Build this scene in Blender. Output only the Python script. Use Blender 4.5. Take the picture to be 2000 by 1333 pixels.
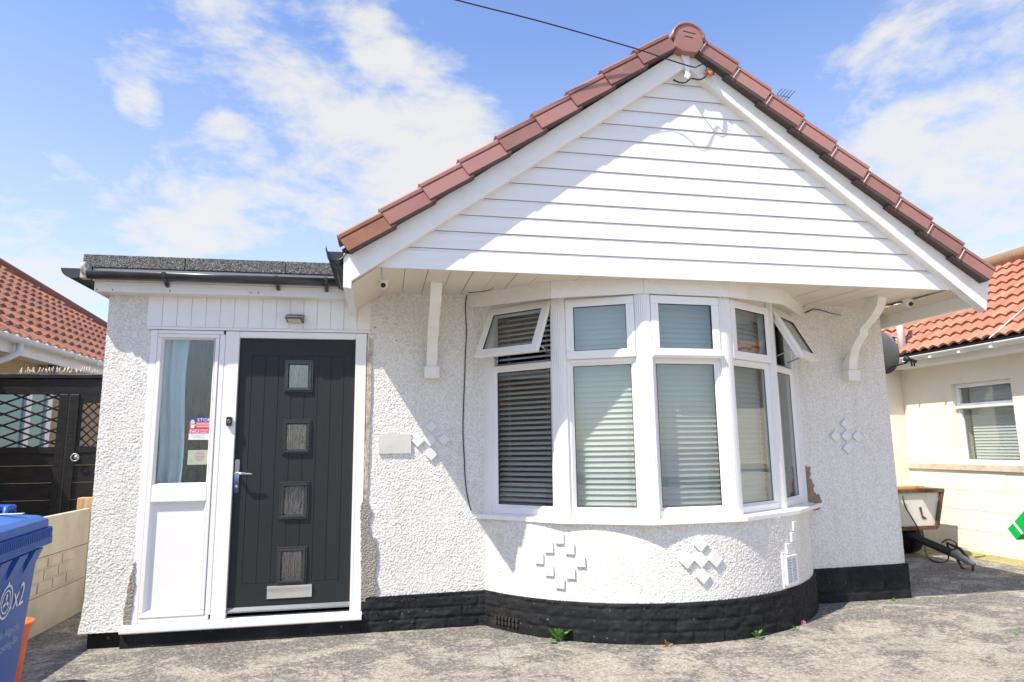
import bpy, bmesh, math, random
from mathutils import Vector, Matrix, noise
from mathutils.geometry import tessellate_polygon
random.seed(7)
R_ = math.radians
scene = bpy.context.scene
COL = scene.collection
for o in list(bpy.data.objects): bpy.data.objects.remove(o)

# ------------------------------------------------------------------ camera
FPX = 1292.17; YAW = R_(10.812); PIT = R_(9.0536); ROL = R_(-0.7829)
CAM = Vector((0, -5.3366, 1.3568))
cy, sy, cp, sp, cr, sr = math.cos(YAW), math.sin(YAW), math.cos(PIT), math.sin(PIT), math.cos(ROL), math.sin(ROL)
fw = Vector((sy*cp, cy*cp, sp)); rt0 = Vector((cy, -sy, 0)); up0 = rt0.cross(fw)
RT = cr*rt0 + sr*up0; UP = -sr*rt0 + cr*up0
cam_d = bpy.data.cameras.new('camera'); cam_o = bpy.data.objects.new('camera', cam_d); COL.objects.link(cam_o)
m = Matrix((RT, UP, -fw)).transposed().to_4x4(); m.translation = CAM
cam_o.matrix_world = m
cam_d.sensor_width = 36; cam_d.lens = 36*FPX/2000; cam_d.clip_end = 2000; cam_d.clip_start = .05
scene.camera = cam_o

def ray(u, v): return (u-1000)*RT - (v-666.5)*UP + FPX*fw
def P(u, v, ax, val):
    """a point measured in the photograph, on a known wall / ground plane (axis ax = val)"""
    d = ray(u, v); t = (val-CAM[ax])/d[ax]; return CAM + d*t
def W(u, v, y=0.0): return P(u, v, 1, y)

# ------------------------------------------------------------------ light
SUN = Vector((-1, -.58, 1.6)).normalized()
scene.view_settings.view_transform = 'Standard'; scene.view_settings.look = 'None'
scene.view_settings.exposure = 0.62; scene.view_settings.gamma = 1.0
scene.view_settings.use_white_balance = True; scene.view_settings.white_balance_temperature = 6850; scene.view_settings.white_balance_tint = 7
sd = bpy.data.lights.new('sun', 'SUN'); sd.energy = 4.7; sd.angle = R_(.55); sd.color = (1, .94, .85)
so = bpy.data.objects.new('sun', sd); COL.objects.link(so)
so.rotation_euler = SUN.to_track_quat('Z', 'Y').to_euler(); so.location = (-8, -6, 14)

w = bpy.data.worlds.new('World'); scene.world = w; w.use_nodes = True
nt = w.node_tree; N = nt.nodes; L = nt.links; N.clear()
def wn(t, **k):
    n = N.new(t)
    for a, b in k.items(): setattr(n, a, b)
    return n
out = wn('ShaderNodeOutputWorld'); bg = wn('ShaderNodeBackground')
sky = wn('ShaderNodeTexSky', sky_type='NISHITA'); sky.sun_disc = False
sky.sun_elevation = math.asin(SUN.z); sky.sun_rotation = math.atan2(SUN.x, SUN.y)
sky.air_density = 1.0; sky.dust_density = .6; sky.ozone_density = 2.2
tc = wn('ShaderNodeTexCoord')
def math_node(op, a, b=None, clamp=False):
    n = wn('ShaderNodeMath', operation=op); n.use_clamp = clamp
    for i, x in enumerate((a, b)):
        if x is None: continue
        if isinstance(x, (int, float)): n.inputs[i].default_value = x
        else: L.new(x, n.inputs[i])
    return n.outputs[0]
def blob(px, py, rdeg, wt):
    d = ray(px, py).normalized()
    dt = wn('ShaderNodeVectorMath', operation='DOT_PRODUCT'); L.new(tc.outputs['Generated'], dt.inputs[0]); dt.inputs[1].default_value = d
    mr = wn('ShaderNodeMapRange'); mr.interpolation_type = 'SMOOTHSTEP'
    mr.inputs[1].default_value = math.cos(R_(rdeg)); mr.inputs[2].default_value = 1.0
    mr.inputs[3].default_value = 0; mr.inputs[4].default_value = wt
    L.new(dt.outputs['Value'], mr.inputs[0]); return mr.outputs[0]
mp = wn('ShaderNodeMapping'); mp.inputs['Scale'].default_value = (1, 1, 2.0); mp.inputs['Rotation'].default_value = (0, R_(14), 0)
L.new(tc.outputs['Generated'], mp.inputs[0])
nz = wn('ShaderNodeTexNoise'); nz.inputs['Scale'].default_value = 6.5; nz.inputs['Detail'].default_value = 10; nz.inputs['Roughness'].default_value = .64; nz.inputs['Distortion'].default_value = .15
L.new(mp.outputs[0], nz.inputs['Vector'])
acc = math_node('MULTIPLY', nz.outputs[0], 2.0); acc = math_node('SUBTRACT', acc, .5)
for b in ((400, 100, 9, .36), (250, 130, 5, .12), (740, 90, 3.2, .3), (560, 170, 4, .16), (640, 190, 6, .25), (880, 230, 9, .36), (760, 340, 12, .42), (960, 330, 8, .25),
          (560, 300, 7, .12), (180, 430, 12, .42), (400, 400, 8, .3), (60, 480, 9, .25), (1850, 230, 14, .2), (1950, 40, 13, .2), (1950, 420, 14, .3), (1650, 330, 7, .08), (660, -20, 5, .4), (275, 205, 2.2, .35), (430, 255, 2.2, .3),
          (60, 200, 14, -.3), (1130, 60, 15, -.45), (1480, 80, 10, -.25), (330, 290, 6, -.25), (560, 80, 6, -.12), (570, 250, 4, -.1)):
    acc = math_node('ADD', acc, blob(*b))
cm = wn('ShaderNodeMapRange'); cm.interpolation_type = 'SMOOTHSTEP'
cm.inputs[1].default_value = .52; cm.inputs[2].default_value = 1.18
L.new(acc, cm.inputs[0])
# pale veil towards the horizon: thin high cloud that thickens with distance
sx = wn('ShaderNodeSeparateXYZ'); L.new(tc.outputs['Generated'], sx.inputs[0])
hv = wn('ShaderNodeMapRange'); hv.inputs[1].default_value = .55; hv.inputs[2].default_value = .0; hv.inputs[3].default_value = 0.06; hv.inputs[4].default_value = .66
L.new(sx.outputs[2], hv.inputs[0])
fac = math_node('MAXIMUM', math_node('MULTIPLY', cm.outputs[0], .9), hv.outputs[0])
hs = wn('ShaderNodeHueSaturation'); hs.inputs['Hue'].default_value = .512; hs.inputs['Saturation'].default_value = 1.17; hs.inputs['Value'].default_value = 1.52
L.new(sky.outputs[0], hs.inputs['Color'])
mx = wn('ShaderNodeMix', data_type='RGBA'); mx.inputs[7].default_value = (4.3, 4.3, 4.4, 1)
L.new(fac, mx.inputs[0]); L.new(hs.outputs[0], mx.inputs[6])
L.new(mx.outputs[2], bg.inputs['Color']); bg.inputs['Strength'].default_value = .135
L.new(bg.outputs[0], out.inputs[0])

# ------------------------------------------------------------------ materials
def new_mat(name):
    m = bpy.data.materials.new(name); m.use_nodes = True
    nt = m.node_tree; b = nt.nodes['Principled BSDF']; return m, nt, b
def col4(c): return (c[0], c[1], c[2], 1)
def mat(name, c, rough=.5, c2=None, nscale=4, lo=.4, hi=.65, bump=0, bscale=60, bdist=.004, metal=0, spec=None, stretch=None, detail=5, coat=0, btype='noise', c3=None, n3=30, lo3=.6, hi3=.7, coords='Object', trans=0, alpha=1):
    m, nt, b = new_mat(name); N = nt.nodes; L = nt.links
    b.inputs['Roughness'].default_value = rough; b.inputs['Metallic'].default_value = metal
    if spec is not None: b.inputs['Specular IOR Level'].default_value = spec
    if coat: b.inputs['Coat Weight'].default_value = coat; b.inputs['Coat Roughness'].default_value = .1
    b.inputs['Base Color'].default_value = col4(c)
    tcn = N.new('ShaderNodeTexCoord'); v = tcn.outputs[coords]
    if stretch:
        mp = N.new('ShaderNodeMapping'); mp.inputs['Scale'].default_value = stretch; L.new(v, mp.inputs[0]); v = mp.outputs[0]
    prev = None
    def layer(prev, cc, sc, lo, hi):
        nz = N.new('ShaderNodeTexNoise'); nz.inputs['Scale'].default_value = sc; nz.inputs['Detail'].default_value = detail; nz.inputs['Roughness'].default_value = .6
        L.new(v, nz.inputs['Vector'])
        mr = N.new('ShaderNodeMapRange'); mr.inputs[1].default_value = lo; mr.inputs[2].default_value = hi; L.new(nz.outputs[0], mr.inputs[0])
        mx = N.new('ShaderNodeMix'); mx.data_type = 'RGBA'; L.new(mr.outputs[0], mx.inputs[0])
        if prev is None: mx.inputs[6].default_value = col4(c)
        else: L.new(prev, mx.inputs[6])
        mx.inputs[7].default_value = col4(cc); return mx.outputs[2]
    if c2: prev = layer(prev, c2, nscale, lo, hi)
    if c3: prev = layer(prev, c3, n3, lo3, hi3)
    if prev: L.new(prev, b.inputs['Base Color'])
    if bump:
        if btype == 'noise':
            t = N.new('ShaderNodeTexNoise'); t.inputs['Scale'].default_value = bscale; t.inputs['Detail'].default_value = 4; o = t.outputs[0]
        else:
            t = N.new('ShaderNodeTexVoronoi'); t.inputs['Scale'].default_value = bscale; t.feature = 'SMOOTH_F1'; o = t.outputs[0]
        L.new(v, t.inputs['Vector'])
        bp = N.new('ShaderNodeBump'); bp.inputs['Strength'].default_value = bump; bp.inputs['Distance'].default_value = bdist
        L.new(o, bp.inputs['Height']); L.new(bp.outputs[0], b.inputs['Normal'])
    return m

def pebbledash(name, c, c2, c3, scale=80, dist=.011, bk_=1):
    """rough-cast render: lumpy stones under paint, darker in the hollows"""
    m, nt, b = new_mat(name); N = nt.nodes; L = nt.links
    b.inputs['Roughness'].default_value = .85; b.inputs['Specular IOR Level'].default_value = .2
    tcn = N.new('ShaderNodeTexCoord')
    mp = N.new('ShaderNodeMapping'); L.new(tcn.outputs['Object'], mp.inputs[0]); v = mp.outputs[0]
    wz = N.new('ShaderNodeTexNoise'); wz.inputs['Scale'].default_value = scale*.8; wz.inputs['Detail'].default_value = 3; L.new(v, wz.inputs['Vector'])
    vm = N.new('ShaderNodeMix'); vm.data_type = 'RGBA'; vm.blend_type = 'LINEAR_LIGHT'; vm.inputs[0].default_value = .012; L.new(v, vm.inputs[6]); L.new(wz.outputs['Color'], vm.inputs[7])
    vo = N.new('ShaderNodeTexVoronoi'); vo.feature = 'F1'; vo.inputs['Scale'].default_value = scale; vo.inputs['Randomness'].default_value = 1; L.new(vm.outputs[2], vo.inputs['Vector'])
    v2 = N.new('ShaderNodeTexNoise'); v2.inputs['Scale'].default_value = scale*.55; v2.inputs['Detail'].default_value = 3; v2.inputs['Roughness'].default_value = .65; L.new(v, v2.inputs['Vector'])
    sq = N.new('ShaderNodeMath'); sq.operation = 'MULTIPLY'; sq.inputs[1].default_value = -.9; L.new(vo.outputs[0], sq.inputs[0])
    ad = N.new('ShaderNodeMath'); ad.operation = 'ADD'; L.new(sq.outputs[0], ad.inputs[0]); L.new(v2.outputs[0], ad.inputs[1])
    bp = N.new('ShaderNodeBump'); bp.inputs['Strength'].default_value = .8; bp.inputs['Distance'].default_value = dist*bk_
    L.new(ad.outputs[0], bp.inputs['Height']); L.new(bp.outputs[0], b.inputs['Normal'])
    prev = None
    for cc, src, lo, hi, k in ((c2, 1.3, .5, .85, 4), (c3, 7, .62, .8, 5)):
        nz = N.new('ShaderNodeTexNoise'); nz.inputs['Scale'].default_value = src; nz.inputs['Detail'].default_value = k; nz.inputs['Roughness'].default_value = .65; L.new(v, nz.inputs['Vector'])
        mr = N.new('ShaderNodeMapRange'); mr.inputs[1].default_value = lo; mr.inputs[2].default_value = hi; L.new(nz.outputs[0], mr.inputs[0])
        mx = N.new('ShaderNodeMix'); mx.data_type = 'RGBA'; L.new(mr.outputs[0], mx.inputs[0])
        if prev is None: mx.inputs[6].default_value = col4(c)
        else: L.new(prev, mx.inputs[6])
        mx.inputs[7].default_value = col4(cc); prev = mx.outputs[2]
    ms = N.new('ShaderNodeMapping'); ms.inputs['Scale'].default_value = (7, 7, .9); L.new(tcn.outputs['Object'], ms.inputs[0])
    nz = N.new('ShaderNodeTexNoise'); nz.inputs['Scale'].default_value = 1.4; nz.inputs['Detail'].default_value = 6; L.new(ms.outputs[0], nz.inputs['Vector'])
    mr = N.new('ShaderNodeMapRange'); mr.inputs[1].default_value = .54; mr.inputs[2].default_value = .78; mr.inputs[4].default_value = .5; L.new(nz.outputs[0], mr.inputs[0])
    mx = N.new('ShaderNodeMix'); mx.data_type = 'RGBA'; L.new(mr.outputs[0], mx.inputs[0]); L.new(prev, mx.inputs[6]); mx.inputs[7].default_value = col4(c3); prev = mx.outputs[2]
    # darker brown mixed into the pits between the stones
    mr = N.new('ShaderNodeMapRange'); mr.inputs[1].default_value = -.06; mr.inputs[2].default_value = .12; mr.inputs[3].default_value = .28; mr.inputs[4].default_value = 0; L.new(ad.outputs[0], mr.inputs[0])
    mx = N.new('ShaderNodeMix'); mx.data_type = 'RGBA'; L.new(mr.outputs[0], mx.inputs[0]); L.new(prev, mx.inputs[6]); mx.inputs[7].default_value = (.3, .26, .21, 1)
    L.new(mx.outputs[2], b.inputs['Base Color'])
    return m

def glass(name, tint=(1, 1, 1), refl=1.0, rough=0, ripple=0, dens=0):
    m, nt, b = new_mat(name); N = nt.nodes; L = nt.links; N.remove(b)
    o = N['Material Output']; tr = N.new('ShaderNodeBsdfTransparent'); gl = N.new('ShaderNodeBsdfGlossy'); fr = N.new('ShaderNodeLayerWeight')
    fr.inputs[0].default_value = .5; gl.inputs['Roughness'].default_value = rough; tr.inputs[0].default_value = col4(tint)
    pw_ = N.new('ShaderNodeMath'); pw_.operation = 'POWER'; pw_.inputs[1].default_value = 4.5; L.new(fr.outputs['Facing'], pw_.inputs[0])
    mul = N.new('ShaderNodeMath'); mul.operation = 'MULTIPLY_ADD'; mul.inputs[1].default_value = .8; mul.inputs[2].default_value = .05*refl; mul.use_clamp = True; L.new(pw_.outputs[0], mul.inputs[0])
    base = tr.outputs[0]
    if dens:
        df = N.new('ShaderNodeBsdfTranslucent'); df.inputs[0].default_value = (.75, .8, .82, 1)
        m2 = N.new('ShaderNodeMixShader'); m2.inputs[0].default_value = dens; L.new(base, m2.inputs[1]); L.new(df.outputs[0], m2.inputs[2]); base = m2.outputs[0]
    mx = N.new('ShaderNodeMixShader'); L.new(mul.outputs[0], mx.inputs[0]); L.new(base, mx.inputs[1]); L.new(gl.outputs[0], mx.inputs[2]); L.new(mx.outputs[0], o.inputs[0])
    tcn = N.new('ShaderNodeTexCoord'); mp = N.new('ShaderNodeMapping'); L.new(tcn.outputs['Object'], mp.inputs[0])
    nz = N.new('ShaderNodeTexNoise'); L.new(mp.outputs[0], nz.inputs['Vector']); bp = N.new('ShaderNodeBump'); bp.inputs['Strength'].default_value = 1
    if ripple:
        mp.inputs['Scale'].default_value = (60, 60, 5); nz.inputs['Scale'].default_value = 1.6; nz.inputs['Detail'].default_value = 3; bp.inputs['Distance'].default_value = ripple
    else:
        nz.inputs['Scale'].default_value = 1.6; nz.inputs['Detail'].default_value = 0; bp.inputs['Distance'].default_value = .004
    L.new(nz.outputs[0], bp.inputs['Height']); L.new(bp.outputs[0], gl.inputs['Normal'])
    return m

M = {}
M['render'] = pebbledash('white_pebbledash', (.80, .785, .75), (.74, .71, .65), (.64, .59, .51), bk_=.25)
M['render_smooth'] = mat('smooth_painted_render', (.76, .745, .71), .8, c2=(.66, .62, .55), nscale=2.5, lo=.45, hi=.8, bump=.6, bscale=70, bdist=.006)
M['bare'] = pebbledash('bare_grey_render', (.33, .31, .28), (.25, .235, .21), (.45, .42, .37), scale=75, dist=.02)
M['mortar'] = mat('brown_mortar', (.30, .215, .14), .95, c2=(.2, .145, .1), nscale=14, bump=.8, bscale=90, bdist=.008)
M['beige_mortar'] = mat('beige_mortar', (.55, .48, .37), .95, c2=(.3, .27, .22), nscale=25, bump=.8, bscale=90, bdist=.006)
M['plinth'] = mat('black_masonry_paint', (.013, .014, .016), .75, c2=(.030, .032, .034), nscale=5, lo=.45, hi=.8, c3=(.20, .20, .19), n3=42, lo3=.665, hi3=.72, bump=.7, bscale=36, bdist=.007, spec=.2)
M['pvc'] = mat('white_upvc', (.83, .82, .80), .28, c2=(.78, .775, .76), nscale=3, lo=.5, hi=.85, bump=.12, bscale=3, bdist=.003)
M['pvc_old'] = mat('aged_white_board', (.80, .785, .75), .42, c2=(.68, .645, .575), nscale=5, lo=.5, hi=.85, c3=(.3, .24, .18), n3=60, lo3=.74, hi3=.79, stretch=(1, 1, 1))
M['siding'] = mat('white_cladding', (.79, .79, .785), .4, c2=(.74, .735, .71), nscale=3, lo=.5, hi=.8, stretch=(.5, 1, 6), bump=.06, bscale=40, bdist=.002)
M['soffit'] = mat('cream_soffit', (.72, .645, .53), .5, c2=(.64, .555, .44), nscale=2.2, lo=.45, hi=.8, c3=(.33, .26, .19), n3=45, lo3=.76, hi3=.8)
M['dark_gap'] = mat('dark_gap', (.03, .025, .02), .9)
M['door'] = mat('anthracite_door', (.021, .025, .027), .5, bump=.35, bscale=9, bdist=.002, stretch=(14, 14, 1), spec=.3)
M['door_trim'] = mat('anthracite_moulding', (.028, .034, .038), .16, coat=.5)
M['chrome'] = mat('chrome', (.78, .78, .79), .08, metal=1, bump=.3, bscale=8, bdist=.002)
M['alu'] = mat('brushed_aluminium', (.42, .45, .48), .3, metal=.9)
M['lbox'] = mat('satin_letterplate', (.8, .77, .72), .3, metal=.85, bump=.3, bscale=50, bdist=.002, stretch=(.3, 1, 3))
M['glass'] = glass('window_glass', (.86, .895, .89), 2.2)
M['vent_glass'] = glass('vent_glass', (.84, .89, .89), 2.2)
M['rippled'] = glass('rippled_glass', (.9, .95, .97), 2.2, rough=.06, ripple=.006)
M['mirror'] = glass('door_glass', (.35, .38, .4), 5.5, rough=.06, ripple=.004)
M['blind'] = mat('venetian_slat', (.66, .675, .66), .4)
M['blind_skylit'] = mat('skylit_slat', (.82, .85, .86), .4)  # same slats, lighter and bluer: the sky's light put into the colour
M['cord'] = mat('blind_cord', (.66, .66, .62), .8)
M['curtain'] = mat('sheer_curtain', (.62, .72, .74), .9)
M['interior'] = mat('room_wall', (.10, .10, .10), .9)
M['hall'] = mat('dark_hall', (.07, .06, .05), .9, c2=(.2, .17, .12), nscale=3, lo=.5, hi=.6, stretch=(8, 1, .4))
M['tile'] = mat('pinkish_verge', (.36, .17, .145), .4, c2=(.29, .135, .115), nscale=4, lo=.4, hi=.7, c3=(.6, .42, .37), n3=30, lo3=.72, hi3=.8)
M['tile_brown'] = mat('brown_verge', (.33, .15, .085), .45, c2=(.26, .115, .065), nscale=6)
M['tile_b'] = mat('pinkish_verge_dull', (.31, .15, .13), .5, c2=(.25, .12, .10), nscale=5, c3=(.5, .4, .34), n3=22, lo3=.66, hi3=.78)
M['tile_c'] = mat('pinkish_verge_pale', (.40, .195, .17), .42, c2=(.38, .19, .165), nscale=3, c3=(.22, .12, .1), n3=18, lo3=.66, hi3=.78)
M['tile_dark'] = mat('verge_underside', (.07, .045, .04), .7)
M['pink_clip'] = mat('pale_clip', (.7, .5, .45), .4)
M['rooftop'] = mat('concrete_roof_tile', (.2, .11, .08), .8, c2=(.14, .08, .06), nscale=6, bump=.5, bscale=30, bdist=.01)
M['felt'] = mat('mineral_felt', (.16, .16, .16), .9, c2=(.05, .05, .05), nscale=95, lo=.42, hi=.58, c3=(.42, .42, .41), n3=120, lo3=.57, hi3=.66, bump=1, bscale=120, bdist=.008, detail=2)
M['black_pvc'] = mat('dark_grey_gutter', (.03, .034, .038), .3, c2=(.045, .048, .05), nscale=5, coat=.2)
M['black_matt'] = mat('matt_black', (.015, .015, .016), .55)
M['gate'] = mat('black_gloss_timber', (.014, .014, .015), .3, c2=(.025, .025, .025), nscale=8, bump=.35, bscale=6, bdist=.006, stretch=(1, 1, 8))
M['cable'] = mat('black_cable', (.012, .012, .014), .5)
M['cable_brown'] = mat('brown_cable', (.09, .055, .035), .6)
M['concrete_panel'] = mat('concrete_fence_panel', (.56, .51, .42), .9, c2=(.44, .39, .31), nscale=4, lo=.4, hi=.75, c3=(.3, .25, .19), n3=16, lo3=.66, hi3=.8, bump=.5, bscale=60, bdist=.004)
M['timber'] = mat('weathered_timber', (.62, .43, .26), .8, c2=(.42, .25, .14), nscale=3, stretch=(6, 6, 1), bump=.4, bscale=12, bdist=.004)
M['timber_red'] = mat('reddish_timber', (.4, .2, .13), .8, c2=(.32, .16, .1), nscale=3, stretch=(6, 6, 1))
M['bin'] = mat('blue_plastic', (.012, .085, .36), .5, c2=(.02, .11, .40), nscale=3, lo=.45, hi=.8, bump=.15, bscale=120, bdist=.002)
M['bin_lid'] = mat('blue_lid_plastic', (.03, .125, .43), .42, c2=(.06, .17, .47), nscale=5, lo=.45, hi=.8, bump=.15, bscale=120, bdist=.002)
M['white_print'] = mat('white_print', (.75, .78, .82), .6)
M['faded_print'] = mat('faded_white_print', (.36, .45, .66), .6)
M['orange'] = mat('orange_plastic', (.75, .1, .025), .42, c2=(.82, .18, .07), nscale=5)
M['green'] = mat('green_plastic', (.0, .42, .07), .35, c2=(.01, .5, .1), nscale=4)
M['green_dark'] = mat('dark_green_underside', (.03, .12, .04), .6)
M['cream'] = mat('cream_painted_wall', (.80, .745, .63), .85, c2=(.74, .68, .56), nscale=1.6, lo=.4, hi=.8, c3=(.6, .53, .4), n3=5, lo3=.66, hi3=.85, bump=.3, bscale=80, bdist=.004)
M['cream_block'] = mat('cream_painted_block', (.80, .76, .69), .85, c2=(.73, .685, .60), nscale=2.5, lo=.4, hi=.75, c3=(.5, .48, .36), n3=3.5, lo3=.64, hi3=.85, bump=.4, bscale=60, bdist=.006, stretch=(1, 1, .5))
M['tan'] = pebbledash('tan_pebbledash', (.52, .36, .19), (.45, .3, .15), (.33, .22, .12), scale=60, dist=.012)
M['moss'] = mat('mossy_debris', (.28, .26, .1), .95, c2=(.38, .31, .17), nscale=14, bump=1, bscale=50, bdist=.02)
M['rust'] = mat('rusty_frame', (.085, .05, .035), .85, c2=(.15, .075, .045), nscale=18, c3=(.33, .28, .2), n3=22, lo3=.6, hi3=.75, bump=.5, bscale=60, bdist=.004)
M['panel_white'] = mat('dirty_white_panel', (.66, .63, .58), .6, c2=(.52, .47, .4), nscale=4, lo=.5, hi=.8, stretch=(1, 1, .4))
M['strap'] = mat('orange_strap', (.72, .32, .05), .7)
M['galv'] = mat('galvanised_steel', (.45, .46, .48), .4, metal=.6, c2=(.32, .33, .34), nscale=12)
M['dish'] = mat('grey_dish', (.085, .088, .095), .5)
M['porcelain'] = mat('orange_insulator', (.55, .16, .05), .4)
M['leaf'] = mat('green_leaf', (.10, .26, .035), .5, c2=(.17, .36, .06), nscale=30)
M['leaf_dry'] = mat('dry_leaf', (.42, .22, .08), .8)
M['flower'] = mat('pink_flower', (.6, .15, .42), .6)
M['tile_white'] = mat('glazed_white_tile', (.74, .74, .745), .25, c2=(.69, .69, .69), nscale=6)
M['sign'] = mat('pale_plaque', (.62, .61, .58), .5, c2=(.53, .52, .49), nscale=5)
M['lens'] = mat('dark_lens', (.01, .01, .012), .08)
M['led'] = mat('frosted_led_panel', (.6, .58, .5), .4)
M['red'] = mat('red_ink', (.62, .03, .05), .4)
M['blue_ink'] = mat('blue_ink', (.03, .07, .32), .4)
M['pink'] = mat('pink_ink', (.62, .12, .2), .4)
M['white'] = mat('white_sticker', (.82, .82, .82), .4)
M['grey_ink'] = mat('grey_ink', (.3, .3, .42), .5)
M['sage'] = mat('sage_card', (.38, .5, .35), .6)
M['faded_pink'] = mat('faded_pink_ink', (.5, .3, .33), .6)
M['teal'] = mat('teal_glass', (.14, .28, .27), .15)
M['clear'] = mat('clear_clip', (.5, .47, .42), .15)
M['lamb'] = mat('white_bristle', (.7, .62, .55), .7)
M['asphalt'] = mat('asphalt', (.05, .05, .052), .9, c2=(.07, .07, .07), nscale=30, bump=.5, bscale=200)
M['wallstain'] = mat('flaking_paint', (.34, .29, .23), .9)

def roof_mat(name, c, c2, c3):
    m, nt, b = new_mat(name); N = nt.nodes; L = nt.links
    b.inputs['Roughness'].default_value = .8
    at = N.new('ShaderNodeAttribute'); at.attribute_name = 'tone'
    r = N.new('ShaderNodeValToRGB'); r.color_ramp.elements[0].color = col4(c); r.color_ramp.elements[1].color = col4(c3)
    e = r.color_ramp.elements.new(.6); e.color = col4(c2); L.new(at.outputs['Fac'], r.inputs[0])
    tcn = N.new('ShaderNodeTexCoord'); nz = N.new('ShaderNodeTexNoise'); nz.inputs['Scale'].default_value = 9; nz.inputs['Detail'].default_value = 6; L.new(tcn.outputs['Object'], nz.inputs['Vector'])
    mr = N.new('ShaderNodeMapRange'); mr.inputs[1].default_value = .5; mr.inputs[2].default_value = .75; mr.inputs[4].default_value = .55; L.new(nz.outputs[0], mr.inputs[0])
    mx = N.new('ShaderNodeMix'); mx.data_type = 'RGBA'; L.new(mr.outputs[0], mx.inputs[0]); L.new(r.outputs[0], mx.inputs[6]); mx.inputs[7].default_value = col4([x*.6 for x in c2])
    L.new(mx.outputs[2], b.inputs['Base Color'])
    bp = N.new('ShaderNodeBump'); bp.inputs['Strength'].default_value = .4; bp.inputs['Distance'].default_value = .01; L.new(nz.outputs[0], bp.inputs['Height']); L.new(bp.outputs[0], b.inputs['Normal'])
    return m
M['roof_right'] = roof_mat('orange_red_pantile', (.33, .13, .08), (.37, .16, .10), (.43, .21, .14))
M['roof_left'] = roof_mat('weathered_red_pantile', (.27, .10, .065), (.29, .14, .10), (.42, .16, .08))

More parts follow.
